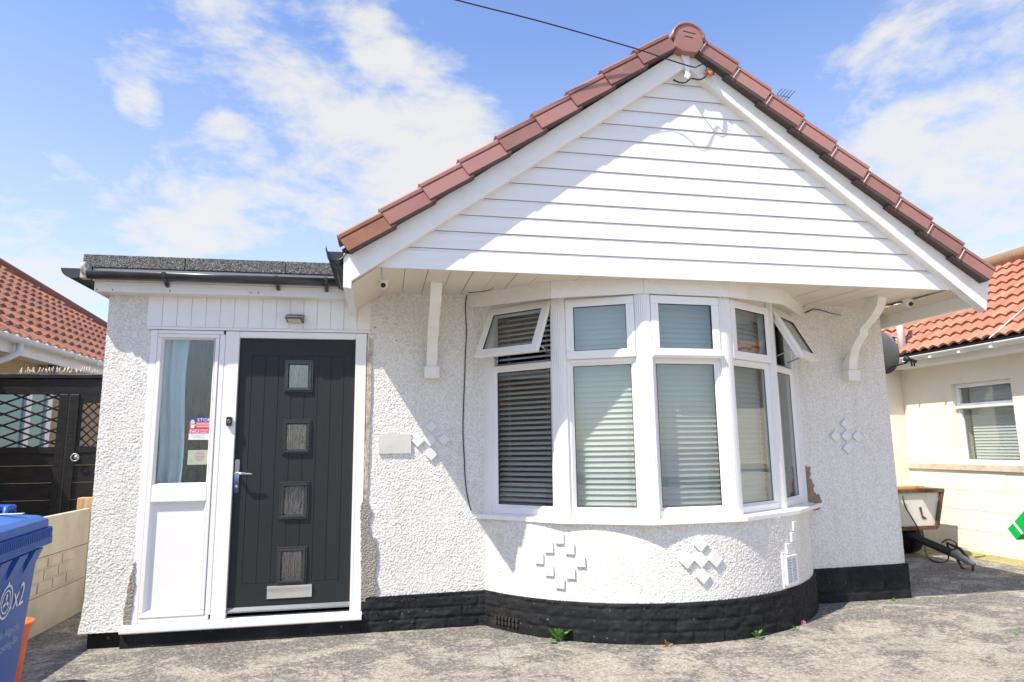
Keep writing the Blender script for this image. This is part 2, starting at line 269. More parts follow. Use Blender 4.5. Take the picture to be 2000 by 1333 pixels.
def ground_mat():
    m, nt, b = new_mat('worn_concrete'); N = nt.nodes; L = nt.links
    b.inputs['Roughness'].default_value = .92; b.inputs['Specular IOR Level'].default_value = .2
    tcn = N.new('ShaderNodeTexCoord'); v = tcn.outputs['Object']
    def noise_(sc, det=6, st=(1, 1, 1), loc=(0, 0, 0), dis=0, rg=.62):
        mp = N.new('ShaderNodeMapping'); mp.inputs['Scale'].default_value = st; mp.inputs['Location'].default_value = loc; L.new(v, mp.inputs[0])
        n = N.new('ShaderNodeTexNoise'); n.inputs['Scale'].default_value = sc; n.inputs['Detail'].default_value = det; n.inputs['Roughness'].default_value = rg; n.inputs['Distortion'].default_value = dis
        L.new(mp.outputs[0], n.inputs['Vector']); return n.outputs[0]
    def mixc(prev, c, src, lo, hi, mxv=1.0):
        mr = N.new('ShaderNodeMapRange'); mr.inputs[1].default_value = lo; mr.inputs[2].default_value = hi; mr.inputs[4].default_value = mxv; L.new(src, mr.inputs[0])
        mx = N.new('ShaderNodeMix'); mx.data_type = 'RGBA'; L.new(mr.outputs[0], mx.inputs[0])
        if isinstance(prev, tuple): mx.inputs[6].default_value = col4(prev)
        else: L.new(prev, mx.inputs[6])
        mx.inputs[7].default_value = col4(c); return mx.outputs[2]
    p = mixc((.44, .40, .345), (.33, .30, .26), noise_(2.2, 9, rg=.7), .42, .62)
    p = mixc(p, (.29, .24, .165), noise_(2.6, 9, st=(1, 1.2, 1), loc=(3, 1, 0), rg=.7), .52, .68, .5)
    # worn grey paint in torn streaks, thicker close to the painted base
    def add_(x, y, k=1.0):
        m_ = N.new('ShaderNodeMath'); m_.operation = 'MULTIPLY_ADD'; m_.inputs[1].default_value = k; L.new(y, m_.inputs[0]); L.new(x, m_.inputs[2]); return m_.outputs[0]
    s1 = noise_(2.6, 10, (1, 1.3, 1), (7, 2, 0), .5, .72); s2 = noise_(17, 8, (1, 1.2, 1), (0, 0, 0), .3, .78)
    sp_ = N.new('ShaderNodeSeparateXYZ'); L.new(v, sp_.inputs[0])
    nr_ = N.new('ShaderNodeMapRange'); nr_.inputs[1].default_value = -1.7; nr_.inputs[2].default_value = -.3; nr_.inputs[4].default_value = .10; L.new(sp_.outputs[1], nr_.inputs[0])
    tot = add_(add_(s1, s2, .5), nr_.outputs[0])
    p = mixc(p, (.11, .112, .115), tot, .765, .86, .75)
    p = mixc(p, (.6, .56, .5), noise_(30, 8, loc=(5, 5, 5), rg=.78), .54, .64, .85)
    p = mixc(p, (.07, .065, .06), noise_(38, 8, rg=.78), .53, .64, .9)
    p = mixc(p, (.13, .12, .11), noise_(8, 9, loc=(2, 8, 1), rg=.8), .55, .68, .6)
    p = mixc(p, (.46, .29, .21), noise_(3.1, 5, loc=(9, 4, 0)), .66, .74, .3)
    vo = N.new('ShaderNodeTexVoronoi'); vo.inputs['Scale'].default_value = 85; L.new(v, vo.inputs['Vector'])
    sc_ = N.new('ShaderNodeSeparateColor'); L.new(vo.outputs['Color'], sc_.inputs[0])
    p = mixc(p, (.66, .62, .56), sc_.outputs[0], .80, .84, .28)
    p = mixc(p, (.06, .055, .05), sc_.outputs[1], .80, .84, .3)
    vc = N.new('ShaderNodeTexVoronoi'); vc.feature = 'DISTANCE_TO_EDGE'; vc.inputs['Scale'].default_value = .75; wv = N.new('ShaderNodeMix'); wv.data_type = 'RGBA'; wv.blend_type = 'LINEAR_LIGHT'; wv.inputs[0].default_value = .10; L.new(v, wv.inputs[6])
    wn_ = N.new('ShaderNodeTexNoise'); wn_.inputs['Scale'].default_value = 3; wn_.inputs['Detail'].default_value = 6; L.new(v, wn_.inputs['Vector']); L.new(wn_.outputs['Color'], wv.inputs[7]); L.new(wv.outputs[2], vc.inputs['Vector'])
    ng = N.new('ShaderNodeMath'); ng.operation = 'MULTIPLY'; ng.inputs[1].default_value = -1; L.new(vc.outputs[0], ng.inputs[0])
    p = mixc(p, (.05, .045, .04), ng.outputs[0], -.005, -.001, .35)
    L.new(p, b.inputs['Base Color'])
    bp = N.new('ShaderNodeBump'); bp.inputs['Strength'].default_value = 1.0; bp.inputs['Distance'].default_value = .02
    L.new(noise_(44, 6, rg=.7), bp.inputs['Height']); L.new(bp.outputs[0], b.inputs['Normal'])
    return m
M['ground'] = ground_mat()

# ------------------------------------------------------------------ mesh builder
class MB:
    def __init__(s): s.v = []; s.f = []; s.sm = []
    def add(s, vs, fs, smooth=False):
        n = len(s.v); s.v += [Vector(x) for x in vs]; s.f += [tuple(i+n for i in f) for f in fs]; s.sm += [smooth]*len(fs); return s
    def hexa(s, p, smooth=False):
        return s.add(p, [(0, 3, 2, 1), (4, 5, 6, 7), (0, 1, 5, 4), (1, 2, 6, 5), (2, 3, 7, 6), (3, 0, 4, 7)])
    def box(s, x0, x1, y0, y1, z0, z1, T=None):
        x0, x1 = sorted((x0, x1)); y0, y1 = sorted((y0, y1)); z0, z1 = sorted((z0, z1))
        p = [Vector(q) for q in ((x0, y0, z0), (x1, y0, z0), (x1, y1, z0), (x0, y1, z0), (x0, y0, z1), (x1, y0, z1), (x1, y1, z1), (x0, y1, z1))]
        if T: p = [T(q) for q in p]
        return s.hexa(p)
    def prism(s, poly, d):
        """poly: list of 3D points (planar), extruded by vector d"""
        poly = [Vector(p) for p in poly]; d = Vector(d); n = len(poly)
        nrm = Vector((0, 0, 0))
        for i in range(n): nrm += poly[i].cross(poly[(i+1) % n])
        if nrm.dot(d) > 0: poly.reverse()
        tri = tessellate_polygon([poly]); vs = poly+[p+d for p in poly]
        fs = []
        for t in tri:
            a, b, c = t
            if (poly[b]-poly[a]).cross(poly[c]-poly[a]).dot(d) > 0: a, c = c, a
            fs.append((a, b, c)); fs.append((c+n, b+n, a+n))
        for i in range(n): fs.append(((i+1) % n, i, i+n, (i+1) % n+n))
        return s.add(vs, fs)
    def tube(s, pts, r, seg=8, caps=True, smooth=True):
        pts = [Vector(p) for p in pts]; rs = r if isinstance(r, (list, tuple)) else [r]*len(pts)
        vs = []; fs = []; prev = None
        for i, p in enumerate(pts):
            t = (pts[min(i+1, len(pts)-1)]-pts[max(i-1, 0)]).normalized()
            if prev is None:
                a = Vector((0, 0, 1)) if abs(t.z) < .9 else Vector((1, 0, 0)); u = t.cross(a).normalized()
            else: u = (prev - t*prev.dot(t)).normalized()
            prev = u; w = t.cross(u)
            for k in range(seg):
                a = 2*math.pi*k/seg; vs.append(p+(u*math.cos(a)+w*math.sin(a))*rs[i])
        for i in range(len(pts)-1):
            for k in range(seg):
                a = i*seg+k; b = i*seg+(k+1) % seg; fs.append((a, b, b+seg, a+seg))
        if caps: fs.append(tuple(range(seg))[::-1]); fs.append(tuple((len(pts)-1)*seg+k for k in range(seg)))
        return s.add(vs, fs, smooth)
    def grid(s, rows, smooth=True, close=False):
        nr = len(rows); nc = len(rows[0]); fs = []
        for i in range(nr-1):
            for j in range(nc-1 if not close else nc):
                a = i*nc+j; b = i*nc+(j+1) % nc; fs.append((a, b, b+nc, a+nc))
        return s.add([p for r in rows for p in r], fs, smooth)
    def lathe(s, prof, c, ax=Vector((0, 0, 1)), seg=24, smooth=True):
        c = Vector(c); ax = Vector(ax).normalized(); u = ax.orthogonal().normalized(); w = ax.cross(u)
        rows = [[c+ax*h+(u*math.cos(2*math.pi*k/seg)+w*math.sin(2*math.pi*k/seg))*r for k in range(seg)] for r, h in prof]
        return s.grid(rows, smooth, close=True)

def obj(name, mb, m, parent=None, bevel=0, label=None, local=False, solid=0, bseg=2, attrs=None):
    root = parent
    while root is not None and root.parent is not None: root = root.parent
    off = Vector((0, 0, 0)) if (root is None or local) else Vector(root.location)
    me = bpy.data.meshes.new(name); me.from_pydata([tuple(v-off) for v in mb.v], [], mb.f); me.materials.append(m)
    me.polygons.foreach_set('use_smooth', mb.sm); me.update()
    o = bpy.data.objects.new(name, me); COL.objects.link(o)
    if parent: o.parent = parent
    if bevel:
        b = o.modifiers.new('bevel', 'BEVEL'); b.width = bevel; b.segments = bseg; b.limit_method = 'ANGLE'; b.angle_limit = R_(40)
    if solid:
        q = o.modifiers.new('solid', 'SOLIDIFY'); q.thickness = solid; q.offset = 0
    if label: o['label'] = label
    if attrs is not None:
        a = me.attributes.new('tone', 'FLOAT', 'FACE'); a.data.foreach_set('value', attrs)
    return o
def tag(o, label, cat, group=None):
    o['label'] = label; o['category'] = cat
    if group: o['group'] = group
    return o
def thing(name, label, cat, loc=(0, 0, 0), rotz=0, group=None):
    o = bpy.data.objects.new(name, None); COL.objects.link(o); o.location = loc; o.rotation_euler = (0, 0, rotz); o.empty_display_size = .1
    return tag(o, label, cat, group)
def struct(name, mb, m):
    o = obj(name, mb, m); o['kind'] = 'structure'; return o
def text_mb(s, size, to3d, align='LEFT', extr=0):
    """lettering as a mesh; to3d maps (x, y) in text space to 3D"""
    cu = bpy.data.curves.new('t', 'FONT'); cu.body = s; cu.size = size; cu.align_x = align; cu.resolution_u = 3
    o = bpy.data.objects.new('t', cu); COL.objects.link(o)
    dg = bpy.context.evaluated_depsgraph_get(); me = bpy.data.meshes.new_from_object(o.evaluated_get(dg))
    mb = MB(); mb.add([to3d(v.co.x, v.co.y) for v in me.vertices], [tuple(p.vertices) for p in me.polygons])
    bpy.data.objects.remove(o); bpy.data.meshes.remove(me); bpy.data.curves.remove(cu)
    return mb

def pantile_roof(origin, u, vdir, n, wid, leng, pitch=.2, course=.3, amp=.028, step=.03, clip=None, seg=8):
    """corrugated tile courses; u along the eave, vdir up the slope"""
    origin, u, vdir, n = Vector(origin), Vector(u).normalized(), Vector(vdir).normalized(), Vector(n).normalized()
    nu = int(wid/pitch)*seg; nc = int(leng/course); mb = MB(); tones = []
    rnd = random.Random(3)
    prof = [(math.sin(2*math.pi*k/seg)+.35*math.sin(4*math.pi*k/seg+.6))*amp for k in range(seg)]
    for c in range(nc):
        tc_ = [rnd.random() for _ in range(nu//seg+2)]
        rows = [[origin+u*(i*pitch/seg)+vdir*(c*course+dv)+n*(h+prof[i % seg]) for i in range(nu+1)] for dv, h in ((0, step*.1), (0, step), (course, 0))]
        for pair, smo in ((rows[:2], False), (rows[1:], True)):
            fs = []
            for j in range(nu):
                if clip and not clip(j*pitch/seg, (c+.5)*course): continue
                fs.append((j, j+1, j+nu+2, j+nu+1)); tones.append(tc_[j//seg])
            mb.add(pair[0]+pair[1], fs, smo)
    return mb, tones

# ================================================================== SETTING
g = MB(); g.box(-150, 150, -150, 250, -.3, 0); struct('ground', g, M['ground'])
g = MB(); g.box(-150, 150, -21, -15, .0, .004); struct('road', g, M['asphalt'])

# ================================================================== BUNGALOW
YB, YS = -.97, -.905              # bargeboard front, cladding front
CXB = 2.2; RAD = 1.6358; CYB = .8208 # bay wall circle
house = thing('bungalow', 'white pebbledashed bungalow with curved bay window, black base, white clad gable and pinkish verge tiles', 'bungalow', (2.2, 0, 0))
def arc(r, a): return (CXB+r*math.sin(a), CYB-r*math.cos(a))
A0 = math.asin((CXB-.785)/RAD); 
def ztop(x): return .25+.0085*(x+.1)   # top of the black base climbs slightly to the right
def arc_wall(mb, r, z0f, z1, th, n=64, a0=A0):
    inner = r-th
    for i in range(n):
        a, b = -a0+2*a0*i/n, -a0+2*a0*(i+1)/n
        p = [arc(inner, a), arc(r, a), arc(r, b), arc(inner, b)]
        lo = [(q[0], q[1], z0f(q[0])) for q in p]; hi = [(q[0], q[1], z1) for q in p]
        s0 = len(mb.v); mb.v += [Vector(x) for x in lo+hi]
        fs = [(1, 2, 6, 5), (4, 5, 6, 7), (0, 1, 2, 3), (3, 0, 4, 7)]
        mb.f += [tuple(k+s0 for k in f) for f in fs]; mb.sm += [True, False, False, True]
wl = MB()
wl.prism([(-.155, 0, .2), (.80, 0, .2), (.80, 0, 2.62), (-.155, 0, 2.62)], (0, .2, 0))
wl.prism([(3.60, 0, .2), (4.525, 0, .2), (4.525, 0, 2.62), (3.60, 0, 2.62)], (0, .2, 0))
wl.box(4.325, 4.525, .2, 8, .2, 2.62); wl.box(-.155, .04, .2, 8, .0, 2.62); wl.box(.04, 4.325, 7.8, 8, 0, 2.62)
wl.box(.80, 3.6, .0, .2, 2.47, 2.62)
wall_o = obj('wall', wl, M['render'], house)
bw = MB(); arc_wall(bw, RAD, lambda x: .2, .80, .16)
# weld the arc so it shades smoothly
bay_o = obj('bay_wall', bw, M['render'], house)
mm = bay_o.modifiers.new('weld', 'WELD'); mm.merge_threshold = .0005
en = bay_o.modifiers.new('es', 'EDGE_SPLIT'); en.split_angle = R_(40)

def coat(name, surf, w_, h_, m, parent, res=.0045, amp=.0062, fade=None):
    """rough-cast coat as real relief: surf(s, t) -> point; fine grid pushed out by lumpy textures"""
    ns, nt_ = int(w_/res), int(h_/res); vs = []; 
    for j in range(nt_+1):
        for i in range(ns+1): vs.append(surf(w_*i/ns, h_*j/nt_))
    fs = [(j*(ns+1)+i, j*(ns+1)+i+1, (j+1)*(ns+1)+i+1, (j+1)*(ns+1)+i) for j in range(nt_) for i in range(ns)]
    off = parent.location; me = bpy.data.meshes.new(name); me.from_pydata([(v[0]-off.x, v[1]-off.y, v[2]-off.z) for v in vs], [], fs); me.materials.append(m)
    me.polygons.foreach_set('use_smooth', [True]*len(fs)); me.update()
    o = bpy.data.objects.new(name, me); COL.objects.link(o); o.parent = parent
    for nm, ty, sc, st, mid in (('stones', 'VORONOI', .0105, -amp, .35), ('lumps', 'CLOUDS', .014, amp*.85, .5), ('trowel', 'CLOUDS', .25, .006, .5)):
        t = bpy.data.textures.get(nm) or bpy.data.textures.new(nm, ty); t.noise_scale = sc
        d = o.modifiers.new(nm, 'DISPLACE'); d.texture = t; d.texture_coords = 'LOCAL'; d.strength = st; d.mid_level = mid
    return o
coat('render_coat', lambda s, t: (-.155+s, -.002, ztop(-.1)+t), .955, 2.37, M['render'], house)
coat('render_coat', lambda s, t: (3.60+s, -.002, ztop(4)+t), .928, 2.33, M['render'], house)
coat('render_coat', lambda s, t: (*arc(RAD+.002, -A0+s/RAD), ztop(CXB+RAD*math.sin(-A0+s/RAD))-.004+t*(.812-ztop(CXB+RAD*math.sin(-A0+s/RAD)))/.55), 2*A0*RAD, .55, M['render'], house)

def rough_band(p_at, ztopf, length, seed=0, bh=.078, bl=.235, res=.011, rel=.013):
    """painted brick base: p_at(s, d) -> (x, y) at distance s along and d outward; returns an MB with real relief"""
    mb = MB(); ns = max(2, int(length/res)); nz_ = 26; rows = []
    for k in range(nz_+1):
        row = []
        for i in range(ns+1):
            s = length*i/ns; x, y = p_at(s, 0); zt = ztopf(x); z = zt*k/nz_
            c = int(z/bh); fz = (z/bh) % 1; fs = ((s+(.5*bl if c % 2 else 0)+seed)/bl) % 1
            wob = noise.noise(Vector((s*9, z*12, seed)))*.12
            g_ = 0
            dz = min(fz, 1-fz)*bh; ds = min(fs, 1-fs)*bl
            g_ = max(0, 1-dz/.011)*.8*(.6+wob*3) if 0 < c else (max(0, 1-(bh-z)/.011)*.5 if z > bh/2 else 0)
            g_ = max(g_, max(0, 1-ds/.010)*1.0*(.6+wob*4))
            h = -g_*rel*1.2 + .007*noise.noise(Vector((s*14, z*26, seed+5))) + .004*noise.noise(Vector((s*48, z*60, seed)))
            if k == nz_: h = -.004
            x, y = p_at(s, h); row.append((x, y, z))
        rows.append(row)
    mb.grid(rows, True)
    top = []
    for i in range(ns+1):
        s = length*i/ns; x, y = p_at(s, -.004); x2, y2 = p_at(s, -.05); top.append(((x, y, ztopf(x)), (x2, y2, ztopf(x)+.004)))
    mb.grid([[t[0] for t in top], [t[1] for t in top]], False)
    return mb
pl = MB()
def join(a, b): a.add(b.v, b.f); a.sm[-len(b.f):] = b.sm; return a
join(pl, rough_band(lambda s, d: (-.16+s, -.018-d), ztop, .96, 1))
join(pl, rough_band(lambda s, d: (3.6+s, -.018-d), ztop, .945, 2))
join(pl, rough_band(lambda s, d: (4.545+d, -.018+s), lambda x: .29, 3.0, 3, res=.03))
RP = RAD+.02
join(pl, rough_band(lambda s, d: arc(RP+d, -A0+s/RP), ztop, 2*A0*RP, 4))
pl.box(4.40, 4.53, 2.9, 8, 0, .29)
obj('plinth', pl, M['plinth'], house)
# air brick low in the bay base
ab = MB()
def on_arc(r, s, z): x, y = arc(r, s/r-A0); return Vector((x, y, z))
s0 = .14
for k in range(7):
    for q in range(2):
        a, b = s0+k*.034, s0+k*.034+.02; z0 = .045+q*.034
        ab.hexa([on_arc(RP+dd, ss, zz) for dd, ss, zz in ((-.004, a, z0), (-.004, b, z0), (.0135, b, z0), (.0135, a, z0), (-.004, a, z0+.022), (-.004, b, z0+.022), (.0135, b, z0+.022), (.0135, a, z0+.022))])
obj('air_brick', ab, M['dark_gap'], house)

# the room behind the bay, so the glass has something to look into
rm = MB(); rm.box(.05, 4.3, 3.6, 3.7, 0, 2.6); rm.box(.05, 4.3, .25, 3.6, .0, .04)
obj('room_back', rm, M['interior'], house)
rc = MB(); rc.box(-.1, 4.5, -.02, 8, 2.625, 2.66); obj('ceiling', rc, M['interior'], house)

# ---- bay window: five facets
V = [(.80, .0), (1.29, -.50), (1.86, -.775), (2.53, -.75), (3.12, -.415), (3.6, .0)]
ZB, ZT = .841, 2.475
class Facet:
    def __init__(s, i):
        s.a = Vector((*V[i], 0)); s.b = Vector((*V[i+1], 0)); s.len = (s.b-s.a).length; s.t = (s.b-s.a).normalized(); s.n = Vector((s.t.y, -s.t.x, 0))
    def __call__(s, q): return s.a+s.t*q[0]+s.n*q[1]+Vector((0, 0, q[2]))
def fbox(mb, F, s0, s1, d0, d1, z0, z1): return mb.box(s0, s1, d0, d1, z0, z1, T=F)
def frame4(mb, T, s0, s1, z0, z1, w, d0, d1):
    """rectangular frame with mitre-like bars"""
    mb.box(s0, s1, d0, d1, z0, z0+w, T=T); mb.box(s0, s1, d0, d1, z1-w, z1, T=T)
    mb.box(s0, s0+w, d0, d1, z0+w, z1-w, T=T); mb.box(s1-w, s1, d0, d1, z0+w, z1-w, T=T)
def bead4(mb, T, s0, s1, z0, z1, w, d0, d1):
    """sloping glazing bead running round a pane opening (outer edge proud at d1, inner edge back at d0)"""
    o = [(s0, z0), (s1, z0), (s1, z1), (s0, z1)]; i = [(s0+w, z0+w), (s1-w, z0+w), (s1-w, z1-w), (s0+w, z1-w)]
    vs = [T(Vector((p[0], d1, p[1]))) for p in o]+[T(Vector((p[0], d0, p[1]))) for p in i]
    mb.add(vs, [(0, 1, 5, 4), (1, 2, 6, 5), (2, 3, 7, 6), (3, 0, 4, 7)])
def blind(mb, T, s0, s1, z0, z1, tilt, pitch=.040, wd=.046, d=-.10):
    z = z0; k = 0
    while z < z1:
        c, s_ = math.cos(tilt), math.sin(tilt); th = .0012; j = (random.random()-.5)*.003; dt_ = (random.random()-.5)*.05; c, s_ = math.cos(tilt+dt_), math.sin(tilt+dt_)
        for a in range(4):   # slightly crowned slat in four strips
            f0, f1 = a/4-.5, (a+1)/4-.5
            def pt(s, f, up):
                cr_ = .004*(1-4*f*f)
                return T(Vector((s, d+f*wd*c-cr_*s_, z+j+f*wd*s_*-1+cr_*c+up)))
            mb.hexa([pt(s0, f0, 0), pt(s1, f0, 0), pt(s1, f1, 0), pt(s0, f1, 0), pt(s0, f0, th), pt(s1, f0, th), pt(s1, f1, th), pt(s0, f1, th)])
        z += pitch; k += 1
tilts = [R_(28), R_(72), R_(71), R_(68), None]
open_angle = {0: R_(27), 4: R_(27)}
wlabels = ['first pane of the bay from the left, top vent open, slats tilted open', 'second pane of the bay with closed blind', 'middle pane of the bay with drip rail over its vent', 'fourth pane of the bay with closed blind', 'last pane of the bay by the right wall, top vent open']
for i in range(5):
    F = Facet(i); L_ = F.len; e = .045
    fr = MB(); s0, s1 = e, L_-e
    TB = 1.968
    fbox(fr, F, s0, s1, -.06, .0, ZB, ZB+.05); fbox(fr, F, s0, s1, -.06, .0, 2.45, ZT+.03)
    fbox(fr, F, s0, s0+.035, -.06, .0, ZB+.05, 2.45); fbox(fr, F, s1-.035, s1, -.06, .0, ZB+.05, 2.45)
    fbox(fr, F, s0+.035, s1-.035, -.06, .0, TB, TB+.032)
    fo = obj('window', fr, M['pvc'], house, bevel=.004, label=wlabels[i])
    bd = MB(); bead4(bd, F, s0+.0352, s1-.0352, ZB+.0502, TB-.0002, .02, -.022, -.001)
    obj('glazing_bead', bd, M['pvc'], fo)
    gb = MB(); gb.box(s0+.05, s1-.05, -.026, -.022, ZB+.065, TB-.015, T=F); obj('pane', gb, M['glass'], fo)
    # top vent (sash)
    th = open_angle.get(i, 0); H = .46
    def S(q, F=F, th=th, H=H):
        # q = (s, d, h) with h measured down from the hinge
        return F(Vector((q[0], .004+q[1]*math.cos(th)+q[2]*math.sin(th), 2.458-q[2]*math.cos(th)+q[1]*math.sin(th))))
    sh = MB(); a0, a1 = s0+.012, s1-.012
    for (x0, x1, h0, h1) in ((a0, a1, 0, .062), (a0, a1, H-.062, H), (a0, a0+.062, .062, H-.062), (a1-.062, a1, .062, H-.062)):
        sh.box(x0, x1, .0, .026, h0, h1, T=S)
    if th:   # the inner half of an opened sash shows from the side
        for (x0, x1, h0, h1) in ((a0+.02, a1-.02, .02, .06), (a0+.02, a1-.02, H-.06, H-.02), (a0+.02, a0+.06, .06, H-.06), (a1-.06, a1-.02, .06, H-.06)):
            sh.box(x0, x1, -.035, -.0005, h0, h1, T=S)
    so_ = obj('top_vent', sh, M['pvc'], fo, bevel=.004)
    vg = MB(); vg.box(a0+.055, a1-.055, .008, .012, .055, H-.055, T=S); obj('vent_pane', vg, M['vent_glass'], fo)
    gk = MB()
    for (x0, x1, h0, h1) in ((a0+.0615, a1-.0615, .0615, .066), (a0+.0615, a1-.0615, H-.066, H-.0615), (a0+.0615, a0+.066, .066, H-.066), (a1-.066, a1-.0615, .066, H-.066)):
        gk.box(x0, x1, .012, .021, h0, h1, T=S)
    obj('gasket', gk, M['black_matt'], fo)
    g2 = MB(); zz0, zz1 = ZB+.0695, TB-.0195; q0, q1 = s0+.0547, s1-.0547
    for (x0, x1, h0, h1) in ((q0, q1, zz0, zz0+.004), (q0, q1, zz1-.004, zz1), (q0, q0+.004, zz0+.004, zz1-.004), (q1-.004, q1, zz0+.004, zz1-.004)):
        g2.box(x0, x1, -.022, -.0195, h0, h1, T=F)
    obj('gasket', g2, M['black_matt'], fo)
    if i == 2:
        dr = MB(); dr.prism([S(Vector((a0-.005, .0262, H-.045))), S(Vector((a0-.005, .05, H-.03))), S(Vector((a0-.005, .05, H-.005))), S(Vector((a0-.005, .0262, H+.012)))], F.t*(a1-a0+.01))
        obj('drip_rail', dr, M['pvc'], fo, bevel=.003)
    if th:
        st = MB()
        for sx_ in (s0+.05, s1-.05):
            p0 = F(Vector((sx_, -.03, 2.06))); p1 = S(Vector((sx_, -.02, H-.09))); st.tube([p0, p1], .005, 6)
        p0 = F(Vector((s0+.05, -.028, 2.012))); p1 = F(Vector((s1-.05, -.028, 2.012))); st.tube([p0, p1], .007, 6)
        obj('stay', st, M['galv'], fo)
    if tilts[i] is not None:
        bl = MB(); blind(bl, F, .06, L_-.06, ZB+.06, 2.44, tilts[i]); bl.box(.055, L_-.055, -.135, -.07, 2.44, 2.475, T=F); bl.box(.06, L_-.06, -.125, -.075, ZB+.03, ZB+.05, T=F)
        obj('venetian_blind', bl, M['blind'] if i else M['blind_skylit'], fo)
        cd = MB()
        for f_ in (.24, .76):
            for dd in (-.074,):
                cd.tube([F(Vector((L_*f_, dd, ZB+.04))), F(Vector((L_*f_+.004, dd-.001, 1.6))), F(Vector((L_*f_, dd, 2.45)))], .0011, 4)
                cd.tube([F(Vector((L_*f_+.016, dd-.002, ZB+.04))), F(Vector((L_*f_+.016, dd, 2.45)))], .0008, 4)
        obj('blind_cord', cd, M['cord'], fo)
    else:
        cu = MB(); rows = []
        for k in range(12):
            rows.append([F(Vector((.1+j*(L_-.2)/40, -.12+.02*math.sin(j*1.1)+.006*math.sin(j*2.9+k*.2), ZB+.05+k*(1.6)/11))) for j in range(41)])
        cu.grid(rows); obj('curtain', cu, M['curtain'], fo)
# ribbed corner posts between the facets
for i in range(6):
    p = Vector((*V[i], 0)); 
    if i == 0: n = (Facet(0).n); w_ = (-.028, .05)
    elif i == 5: n = (Facet(4).n); w_ = (-.05, .028)
    else: n = (Facet(i-1).n+Facet(i).n).normalized(); w_ = (-.058, .058)
    t = Vector((-n.y, n.x, 0)); mb = MB()
    prof = []; K = 8; a, b = w_
    prof.append((a, -.05)); prof.append((a, .004))
    for k in range(K):
        u0 = a+(b-a)*(k+.12)/K; u1 = a+(b-a)*(k+.88)/K; um = a+(b-a)*(k+1)/K
        bulge = .014*math.sin(math.pi*(k+.5)/K)
        prof += [(u0, .010+bulge), (u1, .010+bulge)]
        if k < K-1: prof.append((um, .005+bulge))
    prof += [(b, .004), (b, -.05)]
    mb.prism([p+t*u+n*d+Vector((0, 0, ZB)) for u, d in prof], (0, 0, ZT+.03-ZB))
    obj('mullion', mb, M['pvc'], house)
# sill
SO = [(.70, .0), (1.24, -.56), (1.84, -.86), (2.57, -.83), (3.21, -.50), (3.765, .0)]
sl = MB(); poly = [Vector((x, y, .80)) for x, y in SO]+[Vector((3.4, .12, .80)), Vector((1.0, .12, .80))]
sl.prism(poly, (0, 0, .034)); obj('window_sill', sl, M['pvc'], house, bevel=.004)
fl = MB(); fl.prism([Vector((x+(CXB-x)*.05, y*.93,   .8342)) for x, y in SO]+[Vector((3.4, .1,   .8342)), Vector((1.0, .1,   .8342))], (0, 0, .0066)); obj('sill_upstand', fl, M['pvc'], house)
# valance boards over the window
VL = [tuple(W(u, v, y)) for u, v, y in ((913, 602, 0), (1076, 582, -.64), (1258, 573, -.82), (1425, 580, -.81), (1532, 595, -.62), (1566, 617, 0))]
vb_ = MB()
for i in range(5):
    a, b = Vector(VL[i]), Vector(VL[i+1]); t = (b-a); t.z = 0; t.normalize(); n = Vector((t.y, -t.x, 0)); g_ = t*.0015
    vb_.hexa([a+g_-n*.018, b-g_-n*.018, b-g_, a+g_, Vector((a.x, a.y, 2.606))+g_-n*.018, Vector((b.x, b.y, 2.606))-g_-n*.018, Vector((b.x, b.y, 2.606))-g_, Vector((a.x, a.y, 2.606))+g_])
obj('valance_board', vb_, M['pvc_old'], house)
vs_ = MB(); vs_.prism([Vector((x+(CXB-x)*.02, y*.97+.005, 2.505)) for x, y, z in VL]+[Vector((3.5, .1, 2.505)), Vector((.9, .1, 2.505))], (0, 0, .03)); obj('window_head', vs_, M['soffit'], house)

# ---- gable
Lb, Ab, Rb = W(685, 550, YB), W(1341, 130, YB), W(1927, 608, YB)
LU, AU, RU = W(688, 496, YB), W(1347, 86, YB), W(1932, 550, YB)
yv = Vector((0, 1, 0))
sidL, sidA, sidR = W(752, 520, YS), W(1343, 125, YS), W(1868, 565.5, YS)
zb = (sidL.z+sidR.z)/2
soff_z = lambda x: sidL.z+(sidR.z-sidL.z)*(x-sidL.x)/(sidR.x-sidL.x)
# cladding: eleven shiplap boards clipped to the triangle
def lx(z): return sidL.x-.10+(sidA.x-sidL.x)*(z-sidL.z)/(sidA.z-sidL.z)
def rx(z): return sidR.x+.10+(sidA.x-sidR.x)*(z-sidR.z)/(sidA.z-sidR.z)
ys_img = [541, 502, 469, 437, 404, 371, 338, 305, 274, 243, 214, 186, 160, 132]
zs = [W(1200, y, YS).z for y in ys_img[:11]]; stp = zs[9]-zs[8]
zs = [zs[0]]+zs[1:]+[zs[10]+stp*k for k in range(1, 5)]
cl = MB()
for k in range(len(zs)-1):
    z0, z1 = zs[k], zs[k+1]
    if z0 > sidA.z+.05: break
    tl = (sidR.z-sidL.z)/(sidR.x-sidL.x)
    def q(side, z, y):
        x = lx(z) if side < 0 else rx(z); x = min(x, sidA.x-.002) if side < 0 else max(x, sidA.x+.002)
        return Vector((x, y, z+tl*(x-W(1200, 400, YS).x)))
    # board: face, small cove at the top, black-shadow gap
    prof = [(YS, z0+.006), (YS, z1-.022), (YS+.006, z1-.014), (YS+.012, z1+.003)]
    if k == 0: prof[0] = (YS-.004, z0); prof[1] = (YS-.004, z1-.022)
    rowsL = [q(-1, z, y) for y, z in prof]; rowsR = [q(1, z, y) for y, z in prof]
    cl.grid([rowsL, rowsR], False)
    bb = [q(-1, z0+.006, YS+.012), q(1, z0+.006, YS+.012), q(1, z0+.006, YS if k else YS-.004), q(-1, z0+.006, YS if k else YS-.004)]
    cl.add(bb, [(0, 1, 2, 3)])
